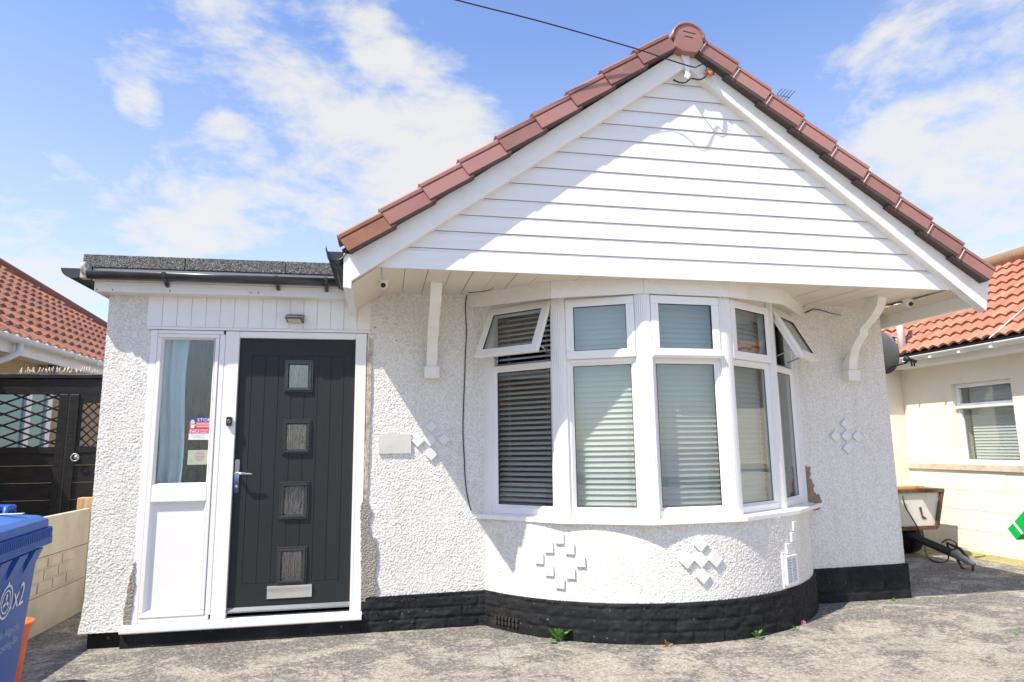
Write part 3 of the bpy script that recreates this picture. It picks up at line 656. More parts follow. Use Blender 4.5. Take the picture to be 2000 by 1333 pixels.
obj('gable_cladding', cl, M['siding'], house)
bk = MB(); bk.prism([Vector((lx(zb), YS+.013, zb+.035)), Vector((rx(zb), YS+.013, zb+.035)), Vector((sidA.x, YS+.013, sidA.z+.05))], (0, .06, 0)); obj('gable_backing', bk, M['dark_gap'], house)
# bargeboards
for nm, pts in (('left', [Lb, Ab, AU, LU]), ('right', [Ab, Rb, RU, AU])):
    mb = MB(); mb.prism(pts, yv*.03); o = obj('bargeboard', mb, M['pvc_old'], house, bevel=.003)
    # return strip under the board back to the cladding
    a, b = (pts[0], pts[1]); n_ = (b-a).cross(yv).normalized(); n_ = n_ if n_.z > 0 else -n_
    st = MB(); st.prism([a+yv*.03, b+yv*.03, b+yv*.03+n_*.03, a+yv*.03+n_*.03], yv*.045)
    obj('barge_return', st, M['pvc_old'], house)
# finial
fn = MB(); fx = W(1341, 120, YB-.02); c = fx.x
prof = [W(u, v, YB-.02) for u, v in ((1326, 95), (1347, 97), (1347, 138), (1349, 147), (1344.5, 155.5), (1337, 149), (1340, 142), (1337, 122))]
fn.prism(prof, yv*.018); obj('finial', fn, M['pvc'], house, bevel=.002)

# verge tiles, nine a side
YT = YB-.066
def verge(p0, p1, pin0, top, count, slope_sign):
    """p0 eaves end, p1 apex end of the lower edge of the tile faces; top = upper outline point at the eaves"""
    d = (p1-p0); Ln = d.length/count; d.normalize(); n = (top-p0); n = (n-d*n.dot(d)); H = n.length; n.normalize()
    for k in range(count):
        a = p0+d*(Ln*k); mat_ = M['tile_brown'] if (slope_sign < 0 and k == 0) else M[random.choice(('tile', 'tile', 'tile_b', 'tile_c'))]
        lift0, lift1 = .02, -.004; LL = Ln*1.1 if k < count-1 else Ln*1.0
        prof = [(0, 0), (0, -.0), (H*.70, 0), (H*.705, .012), (H*.76, .012), (H*.765, -.004), (H*.95, -.006), (H*1.02, .004), (H*1.04, .02), (H*1.04, .26), (H*.93, .26), (H*.93, .03), (.0, .03)]
        prof = prof[1:]
        ends = []
        for s, lf, pr in ((0, lift0, -.010), (LL, lift1, .004)):
            ends.append([a+d*s+n*(h+lf)+yv*(y+pr) for h, y in prof])
        mb = MB(); m_ = len(prof); mb.add(ends[0]+ends[1], [(j, (j+1) % m_, (j+1) % m_+m_, j+m_) for j in range(m_)])
        tri = tessellate_polygon([ends[0]]); mb.add(ends[0], [tuple(t) for t in tri]); mb.add(ends[1], [tuple(t) for t in tri])
        o = obj('verge_tile', mb, mat_, house, bevel=.003, label='brown verge tile at the left eaves, darker than the rest' if mat_ is M['tile_brown'] else None)
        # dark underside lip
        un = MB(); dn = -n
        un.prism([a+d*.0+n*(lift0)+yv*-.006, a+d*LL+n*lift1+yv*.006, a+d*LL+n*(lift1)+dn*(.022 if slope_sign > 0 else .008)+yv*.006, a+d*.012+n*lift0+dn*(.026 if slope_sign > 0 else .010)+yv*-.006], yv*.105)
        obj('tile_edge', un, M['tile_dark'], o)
        if slope_sign > 0 and k < count:
            cl_ = MB(); b0 = a+d*(Ln*1.0-.028)+n*lift1
            cl_.prism([b0+yv*-.008, b0+d*.007+yv*-.008, b0+d*.007+n*(H*.8)+yv*-.008, b0+n*(H*.8)+yv*-.008], yv*.006)
            obj('tile_clip', cl_, M['pink_clip'], o)
tL0, tL1, tLT = W(684, 496, YT), W(1322, 91, YT), W(653, 470, YT)
tR0, tR1, tRT = W(1930, 551, YT), W(1362, 96, YT), W(1950, 535, YT)
verge(tL0, tL1, None, tLT, 9, -1); verge(tR0, tR1, None, tRT, 9, 1)
rcap = MB(); cc = W(1345, 76, YT-.012); r_ = .118
pts = []
for k in range(13):
    a = math.pi*(k/12); pts.append(cc+Vector((math.cos(a)*r_, 0, math.sin(a)*r_)))
pts += [W(1319, 90, YT-.012), W(1333, 99, YT-.012), W(1362, 103, YT-.012), W(1374, 88, YT-.012)]
rcap.prism(pts, yv*.14); rc_o = obj('ridge_cap', rcap, M['tile'], house, bevel=.004)
rr = MB()
for (u0, v0, u1, v1) in ((1334, 61, 1358, 67), (1337, 70.5, 1354, 75)):
    a, b = W(u0, v0, YT-.014), W(u1, v1, YT-.014); rr.prism([a, b, b+Vector((0, 0, .006)), a+Vector((0, 0, .006))], yv*.0015)
obj('cap_slot', rr, M['dark_gap'], rc_o)
rl = MB()
for j in range(18):
    y0 = YT+.0+j*.45; rows = []
    for yy, ra in ((y0-.02, r_+.012), (y0+.43, r_)):
        rows.append([Vector((cc.x+math.cos(math.pi*k/12)*ra, yy, cc.z+math.sin(math.pi*k/12)*ra)) for k in range(13)])
    rl.grid(rows)
obj('ridge_tile', rl, M['tile'], house, solid=.014)
# roof slopes behind the verge
for nm, p0, p1 in (('l', tL0, tL1), ('r', tR0, tR1)):
    d = (p1-p0).normalized(); n = d.cross(yv); n = n if n.z > 0 else -n
    a = p0+n*.07; b = p1+n*.07
    mb = MB(); mb.prism([Vector((a.x, YB+.17, a.z)), Vector((b.x, YB+.17, b.z)), Vector((b.x, YB+.17, b.z))+n*.05, Vector((a.x, YB+.17, a.z))+n*.05], yv*8.9)
    obj('roof', mb, M['rooftop'], house)
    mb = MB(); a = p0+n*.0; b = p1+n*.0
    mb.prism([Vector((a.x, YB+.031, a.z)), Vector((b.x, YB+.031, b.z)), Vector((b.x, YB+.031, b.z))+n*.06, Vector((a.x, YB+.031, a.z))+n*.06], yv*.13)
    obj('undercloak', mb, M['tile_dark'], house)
# soffit boards
sf = MB(); x = sidL.x-.18; xs = []; ZF = zb+.002
while x < Rb.x-.04: xs.append(x); x += .158
for k in range(len(xs)-1):
    a, b = xs[k]+.002, xs[k+1]-.002; j = random.uniform(-.002, .002)
    sf.hexa([Vector(p) for p in ((a, YS+.012, ZF+j), (b, YS+.012, ZF+j), (b, .0, 2.602+j), (a, .0, 2.602+j), (a, YS+.012, ZF+.009+j), (b, YS+.012, ZF+.009+j), (b, .0, 2.611+j), (a, .0, 2.611+j))])
obj('soffit', sf, M['soffit'], house)
sb = MB(); sb.prism([Vector((xs[0], YS+.014, ZF+.016)), Vector((xs[0], 0, 2.618)), Vector((xs[0], 0, 2.628)), Vector((xs[0], YS+.014, ZF+.026))], (Rb.x-xs[0]-.04, 0, 0)); obj('soffit_backing', sb, M['dark_gap'], house)
# left return: end box and fascia running back along the eaves
eb = MB(); p = [W(671, 495, YB), W(688, 496, YB), W(686, 564, YB), W(670, 562, YB)]
eb.prism(p, yv*8.6); obj('eaves_fascia', eb, M['pvc'], house, bevel=.003)
ev = MB(); ev.prism([W(687, 548, YB+.031), W(753, 522, YB+.031), W(753, 530, YB+.031), W(694, 578, YB+.031), W(688, 574, YB+.031)], yv*.9)
# soffit return under the left barge foot
er = MB(); er.prism([Lb+yv*.031, Vector((Lb.x, YB+.031, ZF)), Lb.lerp(Ab, .085)+yv*.031], yv*.93); obj('barge_foot', er, M['soffit'], house)
e2 = MB(); e2.box(Rb.x-.05, Rb.x-.002, YB+.032, 8, Rb.z+.05, Rb.z+.2); obj('eaves_fascia', e2, M['pvc_old'], house)
e3 = MB(); e3.prism([Vector((Rb.x-.2, YS+.02, ZF-.001)), Vector((Rb.x-.051, YS+.02, ZF-.001)), Vector((Rb.x-.051, YS+.02, ZF-.04))], yv*.9); obj('soffit_angle', e3, M['soffit'], house)
e4 = MB(); e4.box(4.53, Rb.x-.051, .0, 8, 2.585, 2.60); obj('side_soffit', e4, M['soffit'], house)

# eaves gutter on the left of the main roof, seen end on
def half_gutter(mb, p, d, r, ln, th=.004, seg=14, squash=1.0):
    """half-round gutter from p along d, open upward"""
    d = Vector(d).normalized(); side = d.cross(Vector((0, 0, 1))).normalized(); rows = []
    for s in (0, ln):
        rows.append([Vector(p)+d*s+side*math.cos(math.pi+math.pi*k/seg)*r+Vector((0, 0, math.sin(math.pi+math.pi*k/seg)*r*squash)) for k in range(seg+1)])
    mb.grid(rows); return mb
gu = MB(); gp = W(657, 482, YB-.01); half_gutter(gu, gp, (0, 1, 0), .068, 8.6, squash=1.35); obj('roof_gutter', gu, M['black_pvc'], house, solid=.006)
mb = MB(); mb.prism([Vector((gp.x+math.cos(math.pi+math.pi*k/16)*.073, gp.y+.12, gp.z+math.sin(math.pi+math.pi*k/16)*.073*1.4)) for k in range(17)], (0, .006, 0)); obj('gutter_end', mb, M['black_pvc'], house)
ge = MB(); gq = gp+Vector((0, .02, -.0))
ge.tube([gp+Vector((.02, .12, -.06)), gp+Vector((.03, .16, -.14)), gp+Vector((.045, .3, -.20))], [.035, .033, .033], 12); obj('gutter_outlet', ge, M['black_pvc'], house)

# timber brackets under the soffit
def bracket(xc):
    pr = [(-.40, 2.6), (-.525, 2.6), (-.53, 2.565), (-.50, 2.49), (-.44, 2.43), (-.37, 2.385), (-.305, 2.35), (-.275, 2.33), (-.268, 2.285), (-.215, 2.25), (-.165, 2.20), (-.125, 2.13), (-.10, 2.06), (-.09, 1.995), (0, 1.995), (0, 2.06), (-.035, 2.085), (-.093, 2.15), (-.2, 2.28), (-.31, 2.435), (-.345, 2.5)]
    mb = MB(); mb.prism([Vector((xc-.043, y, z)) for y, z in pr], (.086, 0, 0)); o = obj('bracket', mb, M['pvc_old'], house, bevel=.004)
    b2 = MB(); b2.box(xc-.06, xc+.06, -.1, .0, 1.90, 1.994); obj('bracket_foot', b2, M['pvc_old'], o, bevel=.004)
bracket(.352); bracket(4.125)

# decorative tile motifs
def on_bay(u, v, r=RAD):
    d = ray(u, v); a = d.x**2+d.y**2; ox, oy = CAM.x-CXB, CAM.y-CYB; b = ox*d.x+oy*d.y; c = ox*ox+oy*oy-r*r
    t = (-b-math.sqrt(b*b-a*c))/a; p = CAM+d*t; n = Vector((p.x-CXB, p.y-CYB, 0)).normalized(); return p, n
def deco(p, n, size, rot, lab=None):
    t = Vector((-n.y, n.x, 0)); up = Vector((0, 0, 1)); a = rot+random.uniform(-.04, .04); h = size/2; mb = MB()
    e1 = t*math.cos(a)+up*math.sin(a); e2_ = -t*math.sin(a)+up*math.cos(a)
    q = [p+(e1*sx+e2_*sz)*h for sx, sz in ((-1, -1), (1, -1), (1, 1), (-1, 1))]
    mb.prism([x+n*.001 for x in q], n*.018); return obj('decorative_tile', mb, M['tile_white'], house, bevel=.002)
nf = Vector((0, -1, 0))
for u, v in ((842, 833), (816, 861.5), (840, 860.5), (867, 859), (842, 888)): deco(W(u, v, -.002), nf, .071, R_(43))
for u, v in ((1651, 852), (1650, 828), (1630, 852), (1673, 853), (1654, 876)): deco(W(u, v, -.002), nf, .072, R_(45))
for u, v in ((1093.5, 1052), (1073, 1069.5), (1113.6, 1072.5), (1054.5, 1091), (1134.6, 1097), (1074, 1114.5), (1115, 1120), (1095, 1139)):
    p_, n_ = on_bay(u, v); deco(p_, n_, .070, 0)
for u, v in ((1366.6, 1062.6), (1340, 1095), (1368, 1093.6), (1396, 1092.7), (1371.6, 1125)):
    p_, n_ = on_bay(u, v); deco(p_, n_, .079, R_(45))
for u, v in ((1549, 1027), (1546, 1049), (1537, 1071)):
    p_, n_ = on_bay(u, v); deco(p_, n_, .070, 0)

# patches where the paint and render have gone
def patch(name, pts, y, m, parent, lab, thick=.015, jag=.006):
    P3 = []
    for i in range(len(pts)):
        a = W(*pts[i], y); b = W(*pts[(i+1) % len(pts)], y); n = max(1, int((b-a).length/.018))
        for k in range(n):
            q = a.lerp(b, k/n); P3.append(q+Vector((random.uniform(-jag, jag), 0, random.uniform(-jag, jag))))
    mb = MB(); mb.prism(P3, (0, thick, 0)); return obj(name, mb, m, parent, label=lab)
patch('bare_render', [(704.5, 985), (713, 975), (727, 1001), (720, 1019), (721, 1044), (734, 1052), (737, 1089), (731, 1128), (738, 1150), (730, 1163), (715, 1167), (714, 1192), (706.5, 1192), (705, 1078)], -.015, M['bare'], house, 'bare grey render where paint has come away beside the door')
patch('brown_patch', [(1571, 911), (1582, 914), (1582, 932), (1588, 946), (1592, 964), (1603, 968), (1605, 984), (1598, 997), (1588, 996), (1594, 982), (1571, 979)], -.015, M['mortar'], house, 'brown bare mortar patch beside the bay', jag=.012)
patch('mortar_line', [(722, 660), (728, 664), (726, 700), (724, 800), (720, 900), (716, 980), (711, 980), (712, 900), (716, 780), (719, 700)], -.014, M['beige_mortar'], house, 'cracked beige mortar line beside the door frame', jag=.004)
for u, v, r in ((774, 634, .004), (774, 666, .004), (1570, 600, .005), (1705, 620, .006), (733, 640, .004)):
    mb = MB(); mb.lathe([(0, .010), (r, .010), (r, -.003)], W(u, v), nf, 8); obj('screw_hole', mb, M['dark_gap'], house)
crk = MB()
for pts in ([(1570, 588), (1590, 590), (1612, 594), (1640, 593), (1655, 596)], [(1572, 612), (1590, 604), (1602, 606), (1620, 612), (1645, 616)], [(722, 568), (760, 567), (800, 570), (828, 571)], [(866, 571), (890, 572)]):
    q = [W(u+random.uniform(-2, 2), v, -.009) for u, v in pts]; crk.tube(q, [random.uniform(.0015, .005) for _ in q], 5)
obj('crack', crk, M['dark_gap'], house)

# ================================================================== PORCH
porch = thing('porch', 'white flat roofed porch extension with pebbledash pier, dark front door and obscured side window', 'porch', (-1.1, 0, 0))
pw = MB()
pier = [(-2.055, 0, 2.54), (-2.058, 0, .35), (-2.068, -.004, .2), (-2.078, -.012, .112)]
for (a, b) in zip(pier[:-1], pier[1:]):
    pw.hexa([Vector(q) for q in ((b[0], b[1], b[2]), (-1.752, b[1], b[2]), (-1.752, .2, b[2]), (b[0], .2, b[2]), (a[0], a[1], a[2]), (-1.752, a[1], a[2]), (-1.752, .2, a[2]), (a[0], .2, a[2]))])
pw.box(-2.055, -1.9, .2, 2.6, .1, 2.54); pw.box(-2.055, -.16, 2.45, 2.6, .1, 2.54)
obj('wall', pw, M['render'], porch)
def pier_pt(s, t):
    z = 2.54-t; fl = max(0, (.38-z)/.27)**2
    return (-2.058-.020*fl+s*(.306+.020*fl)/.306, -.002-.014*fl, z)
coat('render_coat', pier_pt, .306, 2.428, M['render'], porch, amp=-.0062)
coat('render_coat', lambda s, t: (-2.057-.02*max(0, (.38-(2.54-t))/.27)**2, s, 2.54-t), .7, 2.428, M['render'], porch, amp=.011, res=.009)
pp = MB(); pp.box(-2.03, -1.79, .03, .2, 0, .112); pp.box(-1.80, -.16, -.028, .1, 0, .10); pp.box(-2.03, -1.95, .2, 2.5, 0, .1)
obj('plinth', pp, M['plinth'], porch, bevel=.004)
ps = MB(); ps.prism([Vector((-1.80, y, z)) for y, z in ((-.062, .108), (-.062, .13), (-.055, .142), (0, .155), (.06, .156), (.06, .1), (-.05, .1))], (1.645, 0, 0)); obj('door_sill', ps, M['pvc'], porch, bevel=.002)
# boards over the door
bp_ = MB(); bp_.box(-1.785, -.135, -.006, .1, 2.285, 2.56)
x = -1.78; wdt = .1028
for k in range(16):
    bp_.box(x+.003, x+wdt-.003, -.0125, -.006, 2.288, 2.56); x += wdt
obj('cladding_panel', bp_, M['pvc'], porch)
bt = MB(); bt.box(-1.775, -.135, -.02, .0, 2.266, 2.284); obj('trim_strip', bt, M['pvc'], porch, bevel=.002)
# frame
fr = MB(); z0, z1 = .157, 2.264
fr.box(-1.752, -1.70, -.006, .06, z0, z1); fr.box(-1.70, -1.235, -.006, .06, 2.235, z1); fr.box(-1.70, -1.235, -.006, .06, z0, .19)
fr.box(-1.26, -1.2205, -.006, .06, .19, 2.235); fr.box(-1.2195, -1.118, -.006, .06, z0, z1)
fr.box(-1.118, -.245, -.006, .06, 2.213, z1); fr.box(-.245, -.16, -.006, .06, z0, z1)
obj('door_frame', fr, M['pvc'], porch, bevel=.005)
fb = MB(); fb.box(-1.152, -1.1185, -.0075, -.0055, .17, 2.2); fb.box(-.2445, -.225, -.0075, -.0055, .17, 2.2); obj('frame_bead', fb, M['pvc'], porch)
sw = MB(); I = lambda q: q
T0 = lambda q: Vector((q[0], -q[1], q[2]))
for (x0, x1, a, b) in ((-1.698, -1.262, 2.205, 2.233), (-1.698, -1.262, .192, .225), (-1.698, -1.668, .225, 2.205), (-1.290, -1.262, .225, 2.205), (-1.668, -1.290, .99, 1.11)):
    sw.box(x0, x1, -.012, .05, a, b)
side = obj('side_window', sw, M['pvc'], porch, bevel=.005, label='tall narrow window of obscured glass over a white panel')
b_ = MB(); bead4(b_, T0, -1.668, -1.290, 1.11, 2.205, .014, -.012, .0125); bead4(b_, T0, -1.668, -1.290, .225, .99, .018, -.014, .0125); obj('glazing_bead', b_, M['pvc'], side)
b_ = MB(); b_.box(-1.66, -1.298, .014, .02, 1.118, 2.197); obj('pane', b_, M['rippled'], side)
b_ = MB(); b_.box(-1.652, -1.306, .013, .03, .241, .974); obj('lower_panel', b_, M['pvc'], side)
cu = MB(); rows = []
for k in range(14):
    z = 1.05+k*.092; rows.append([Vector((-1.72+j*.0075+.012*math.sin(k*.5), .10+.022*math.sin(j*.62+.1*k)+.008*math.sin(j*1.7), z)) for j in range(30)])
cu.grid(rows); obj('curtain', cu, M['curtain'], side)
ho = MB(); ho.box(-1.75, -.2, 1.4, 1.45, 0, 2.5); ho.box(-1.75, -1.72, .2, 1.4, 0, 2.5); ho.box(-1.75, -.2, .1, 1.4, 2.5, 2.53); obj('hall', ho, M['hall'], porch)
patch('bare_render', [(262, 1098), (263, 1140), (258, 1180), (253, 1222), (240, 1226), (243, 1185), (250, 1150), (256, 1120)], -.013, M['bare'], porch, 'bare grey edge low on the pier beside the side window')
# the door
dr = MB(); YD = .03
dr.box(-1.117, -.246, YD, YD+.045, .185, 2.209)
gx = [-1.022+.0985*k for k in range(8)]
dr.box(-1.117, gx[0]-.002, YD-.004, YD, .185, 2.209); dr.box(gx[-1]+.002, -.246, YD-.004, YD, .185, 2.209)
dr.box(gx[0]-.002, gx[-1]+.002, YD-.004, YD, 2.08, 2.209); dr.box(gx[0]-.002, gx[-1]+.002, YD-.004, YD, .185, .383)
for a, b in zip(gx[:-1], gx[1:]): dr.box(a+.0018, b-.0018, YD-.004, YD, .386, 2.077)
door = obj('front_door', dr, M['door'], porch)
for (zt_, zb_) in ((2.046, 1.794), (1.584, 1.320), (1.115, .838), (.638, .366)):
    x0, x1 = -.782, -.566; mid = MB()
    for (a, b, d) in ((0, .012, .010), (.012, .03, .020),):
        T_ = lambda q, d=d: Vector((q[0], YD-.004-q[1], q[2]))
        mid.box(x0+a, x1-a, 0, d, zb_+a, zb_+b, T=T_); mid.box(x0+a, x1-a, 0, d, zt_-b, zt_-a, T=T_)
        mid.box(x0+a, x0+b, 0, d, zb_+b, zt_-b, T=T_); mid.box(x1-b, x1-a, 0, d, zb_+b, zt_-b, T=T_)
    f_ = obj('door_window', mid, M['door_trim'], door, bevel=.003)
    b_ = MB(); bead4(b_, lambda q: Vector((q[0], YD-.004-q[1], q[2])), x0+.03, x1-.03, zb_+.03, zt_-.03, .009, .003, .016); obj('bead', b_, M['chrome' if False else 'door_trim'], f_)
    g_ = MB(); g_.box(x0+.034, x1-.034, YD-.008, YD-.0055, zb_+.034, zt_-.034); obj('door_pane', g_, M['mirror'], f_)
lp = MB(); lp.box(-.842, -.523, YD-.012, YD-.004, .272, .362); lp.box(-.842, -.523, YD-.024, YD-.012, .346, .362); lp_o = obj('letterbox', lp, M['lbox'], door, bevel=.002)
hp = MB()
def rr_plate(mb, x0, x1, z0, z1, y0, y1, r, seg=5):
    pts = []
    for (cx, cz, a0) in ((x1-r, z1-r, 0), (x0+r, z1-r, 90), (x0+r, z0+r, 180), (x1-r, z0+r, 270)):
        for k in range(seg+1): a = R_(a0+90*k/seg); pts.append(Vector((cx+r*math.cos(a), y0, cz+r*math.sin(a))))
    mb.prism(pts, (0, y1-y0, 0))
rr_plate(hp, -1.108, -1.076, 1.04, 1.29, YD-.004, YD-.016, .014); h_o = obj('handle', hp, M['chrome'], door, bevel=.003)
lv = MB(); lv.tube([Vector((-1.092, YD-.014, 1.185)), Vector((-1.092, YD-.055, 1.186)), Vector((-1.085, YD-.066, 1.186)), Vector((-1.03, YD-.068, 1.186)), Vector((-.975, YD-.064, 1.181))], [.011, .010, .011, .009, .006], 10); obj('lever', lv, M['chrome'], h_o)
kh = MB(); kh.lathe([(0, .004), (.009, .004), (.011, 0)], (-1.092, YD-.017, 1.09), (0, -1, 0), 12); obj('key_cylinder', kh, M['lbox'], h_o)
wb = MB(); wb.prism([Vector((-1.117, y, z)) for y, z in ((YD-.004, .222), (YD-.03, .20), (YD-.03, .19), (YD-.004, .186))], (.87, 0, 0)); obj('weather_bar', wb, M['alu'], door)
# porch roof
rf = MB(); zt0 = W(163, 497, -.15).z
xj = [-2.198, -1.50, -.78, -.36]
for a, b in zip(xj[:-1], xj[1:]): rf.box(a+.002, b-.002, -.155, -.02, 2.695, 2.792); 
rf.box(-2.198, -.36, -.02, 2.6, 2.70, 2.76); obj('roof', rf, M['felt'], porch, bevel=.005)
f1 = MB(); f1.box(-2.13, -.27, -.135, .0, 2.60, 2.694); obj('fascia', f1, M['pvc'], porch)
f2 = MB(); f2.box(-2.12, -.262, -.12, .0, 2.522, 2.598); f2.box(-2.12, -2.05, .0, 2.6, 2.522, 2.66); obj('fascia_board', f2, M['pvc_old'], porch, bevel=.002)
gu = MB(); half_gutter(gu, (-2.14, -.185, 2.650), (1, 0, 0), .05, 1.80, squash=1.0); pg = obj('gutter', gu, M['black_pvc'], porch, solid=.004)
gu = MB(); half_gutter(gu, (-2.235, -.18, 2.675), (0, 1, 0), .085, 2.6, squash=.85); obj('side_gutter', gu, M['black_pvc'], porch, solid=.004)
def stop_end(c, r, sq, par, r2=None):
    mb = MB(); mb.prism([Vector((c[0]+math.cos(math.pi+math.pi*k/16)*r, c[1], c[2]+math.sin(math.pi+math.pi*k/16)*r*sq)) for k in range(17)], (0, .006, 0)); return obj('gutter_end', mb, M['black_pvc'], par, bevel=.002)
stop_end((-2.235, -.188, 2.675), .087, .85, porch)
gu = MB(); gu.lathe([(.045, -.012), (.05, 0), (.045, .012)], (-2.165, -.19, 2.675), (1, 0, 0), 16); gu.box(-2.19, -2.135, -.2, -.14, 2.60, 2.70); obj('gutter_joint', gu, M['clear'], porch, bevel=.006)
for x in (-1.62, -.83, -.47):
    gb = MB(); pts = [Vector((x-.014, -.185+.057*math.cos(math.pi+math.pi*k/10), 2.653+.060*math.sin(math.pi+math.pi*k/10))) for k in range(11)]
    pts2 = [Vector((p.x, -.185+(p.y+.185)*.86, 2.653+(p.z-2.653)*.86)) for p in pts][::-1]
    gb.prism(pts+pts2, (.028, 0, 0)); gb.prism([Vector((x-.012, y, z)) for y, z in ((-.19, 2.615), (-.15, 2.615), (-.12, 2.60), (-.12, 2.565), (-.15, 2.575), (-.17, 2.60))], (.024, 0, 0))
    obj('gutter_clip', gb, M['black_pvc'], porch)
nb = MB()
for u in (189, 220, 332, 490, 505, 686): 
    nb.lathe([(0, .003), (.005, .003), (.005, 0)], W(u, 562+u*.02, -.121), nf, 8)
obj('nail', nb, M['rust'], porch)

# ================================================================== FIXTURES
wl_ = thing('wall_light', 'small grey wedge shaped lamp on the boards over the door', 'wall light', (-.71, -.015, 2.36))
mb = MB(); mb.prism([Vector((-.772, y, z)) for y, z in ((-.012, 2.405), (-.13, 2.372), (-.145, 2.362), (-.14, 2.352), (-.012, 2.335))], (.128, 0, 0)); obj('lamp_body', mb, mat('grey_lamp_body', (.13, .13, .125), .5), wl_, bevel=.003)
mb = MB(); mb.prism([Vector((-.757, -.125, 2.3475)), Vector((-.66, -.125, 2.3475)), Vector((-.66, -.03, 2.3355)), Vector((-.757, -.03, 2.3355))], (0, 0, -.004)); obj('lens', mb, M['led'], wl_)
db = thing('doorbell', 'black doorbell push with a round button on the white post beside the door', 'doorbell', (-1.16, -.008, 1.57))
mb = MB(); rr_plate(mb, -1.178, -1.141, 1.538, 1.605, -.0076, -.032, .007); obj('housing', mb, M['black_matt'], db, bevel=.002)
mb = MB(); mb.lathe([(.009, 0), (.0095, .002), (.0125, .002), (.013, 0)], (-1.1595, -.032, 1.572), nf, 20); obj('button_ring', mb, M['galv'], db)

def cctv(x, y, lab, r=.045):
    c_ = thing('security_camera', lab, 'camera', (x, y, 2.6), group='dome cameras under the eaves')
    mb = MB(); mb.lathe([(0, 0), (r, 0), (r, -.018), (r*.9, -.026)], (x, y, 2.588), seg=20); obj('mounting_base', mb, M['pvc_old'], c_)
    mb = MB(); mb.lathe([(r*.86, -.022), (r*.84, -.04), (r*.62, -.062), (r*.3, -.072), (0, -.074)], (x, y, 2.588), seg=20); obj('dome', mb, M['pvc_old'], c_)
    mb = MB(); q = Vector((x, y-.026, 2.588-.052)); mb.lathe([(0, .016), (.015, .014), (.019, .006), (.019, -.01)], q, Vector((-x*.12, -1, -.55)), 16); obj('lens', mb, M['lens'], c_)
cctv(-.035, -.50, 'white dome camera under the soffit at the left end, above the left bracket side')
cctv(4.47, -.42, 'white dome camera under the soffit right of the right bracket')

# house plaque (lettering unreadable in the photograph)
hs = thing('house_plaque', 'blank pale grey plaque on the pebbledash right of the door', 'plaque', (.07, 0, 1.39))
mb = MB(); a, b = W(740, 849), W(803, 886); pts = [Vector((a.x, -.004, b.z)), Vector((b.x, -.004, b.z)), Vector((b.x, -.004, a.z))]
cx_ = W(766, 850).x
for k in range(9): th = math.pi*k/8; pts.append(Vector((cx_+.04*math.cos(th), -.004, a.z+.018*math.sin(th))))
pts.append(Vector((a.x, -.004, a.z))); mb.prism(pts, (0, -.014, 0)); obj('plate', mb, M['sign'], hs, bevel=.002)

# wall vent on the bay
vt = thing('vent_grille', 'white louvred vent grille low on the right side of the bay', 'vent', (3.38, -.2, .27))
p_, n_ = on_bay(1541, 1112); t_ = Vector((-n_.y, n_.x, 0)); up = Vector((0, 0, 1))
TV = lambda q: p_+t_*q[0]+n_*(q[1]+.006)+up*q[2]
mb = MB(); mb.box(-.105, .095, -.01, .004, -.125, .13, T=TV); obj('backplate', mb, M['pvc_old'], vt)
mb = MB()
for (a, b, c_, d_) in ((-.085, .085, -.105, -.09), (-.085, .085, .09, .105), (-.085, -.066, -.09, .09), (.066, .085, -.09, .09), (-.004, .004, -.09, .09)): mb.box(a, b, .004, .024, c_, d_, T=TV)
obj('grille_frame', mb, M['pvc'], vt, bevel=.003)
mb = MB()
for k in range(9):
    z = -.083+k*.0205; mb.hexa([TV(Vector(q)) for q in ((-.066, .008, z+.008), (.066, .008, z+.008), (.066, .022, z-.004), (-.066, .022, z-.004), (-.066, .008, z+.011), (.066, .008, z+.011), (.066, .022, z-.001), (-.066, .022, z-.001))])
obj('louvres', mb, M['pvc'], vt)
mb = MB(); mb.box(-.066, .066, .0062, .0075, -.095, .095, T=TV); obj('vent_mesh', mb, M['dark_gap'], vt)

# stickers on the side window
def sheet(mb, x0, x1, z0, z1, y): return mb.box(x0, x1, y, y+.0004, z0, z1)
stk = thing('door_sticker', 'red white and blue STOP sticker with a raised hand on the side window', 'sticker', (-1.37, .012, 1.52))
x0, x1, zt_, zb_ = -1.445, -1.291, 1.603, 1.438; Hh = zt_-zb_; Wd = x1-x0
mb = MB(); sheet(mb, x0, x1, zb_, zt_, .0132); obj('sheet', mb, M['white'], stk)
mb = MB(); sheet(mb, x0, x1, zt_-Hh*.2, zt_, .0124); obj('blue_band', mb, M['blue_ink'], stk)
mb = MB(); sheet(mb, x0, x1, zt_-Hh*.52, zt_-Hh*.2, .0124); obj('red_band', mb, M['red'], stk)
mb = MB(); sheet(mb, x0, x1, zt_-Hh*.72, zt_-Hh*.52, .0124); obj('pink_band', mb, M['pink'], stk)
TX = lambda ox, oz: (lambda a, b: Vector((ox+a, .0116, oz+b)))
def words(s, size, ox, oz, m, par, y=.0116, wx=1): 
    return obj('lettering', text_mb(s, size, lambda a, b: Vector((ox+a*wx, y, oz+b))), m, par)
words('STOP', .032, x0+.052, zt_-Hh*.17, M['white'], stk, wx=1.25)
words('NO', .036, x0+.006, zt_-Hh*.69, M['white'], stk, wx=1.15)
words('COLD', .016, x0+.075, zt_-Hh*.60, M['white'], stk, wx=1.3); words('CALLERS', .013, x0+.075, zt_-Hh*.70, M['white'], stk)
words('NO LEAFLETS', .016, x0+.014, zt_-Hh*.83, M['grey_ink'], stk); words('NO MENUS', .016, x0+.03, zt_-Hh*.93, M['grey_ink'], stk)
for k in range(3): mb = MB(); sheet(mb, x0+.05, x1-.012, zt_-Hh*(.27+k*.08), zt_-Hh*(.245+k*.08), .0116); obj('small_print', mb, M['white'], stk)
hd = MB(); hx, hz = x0+.022, zt_-Hh*.42
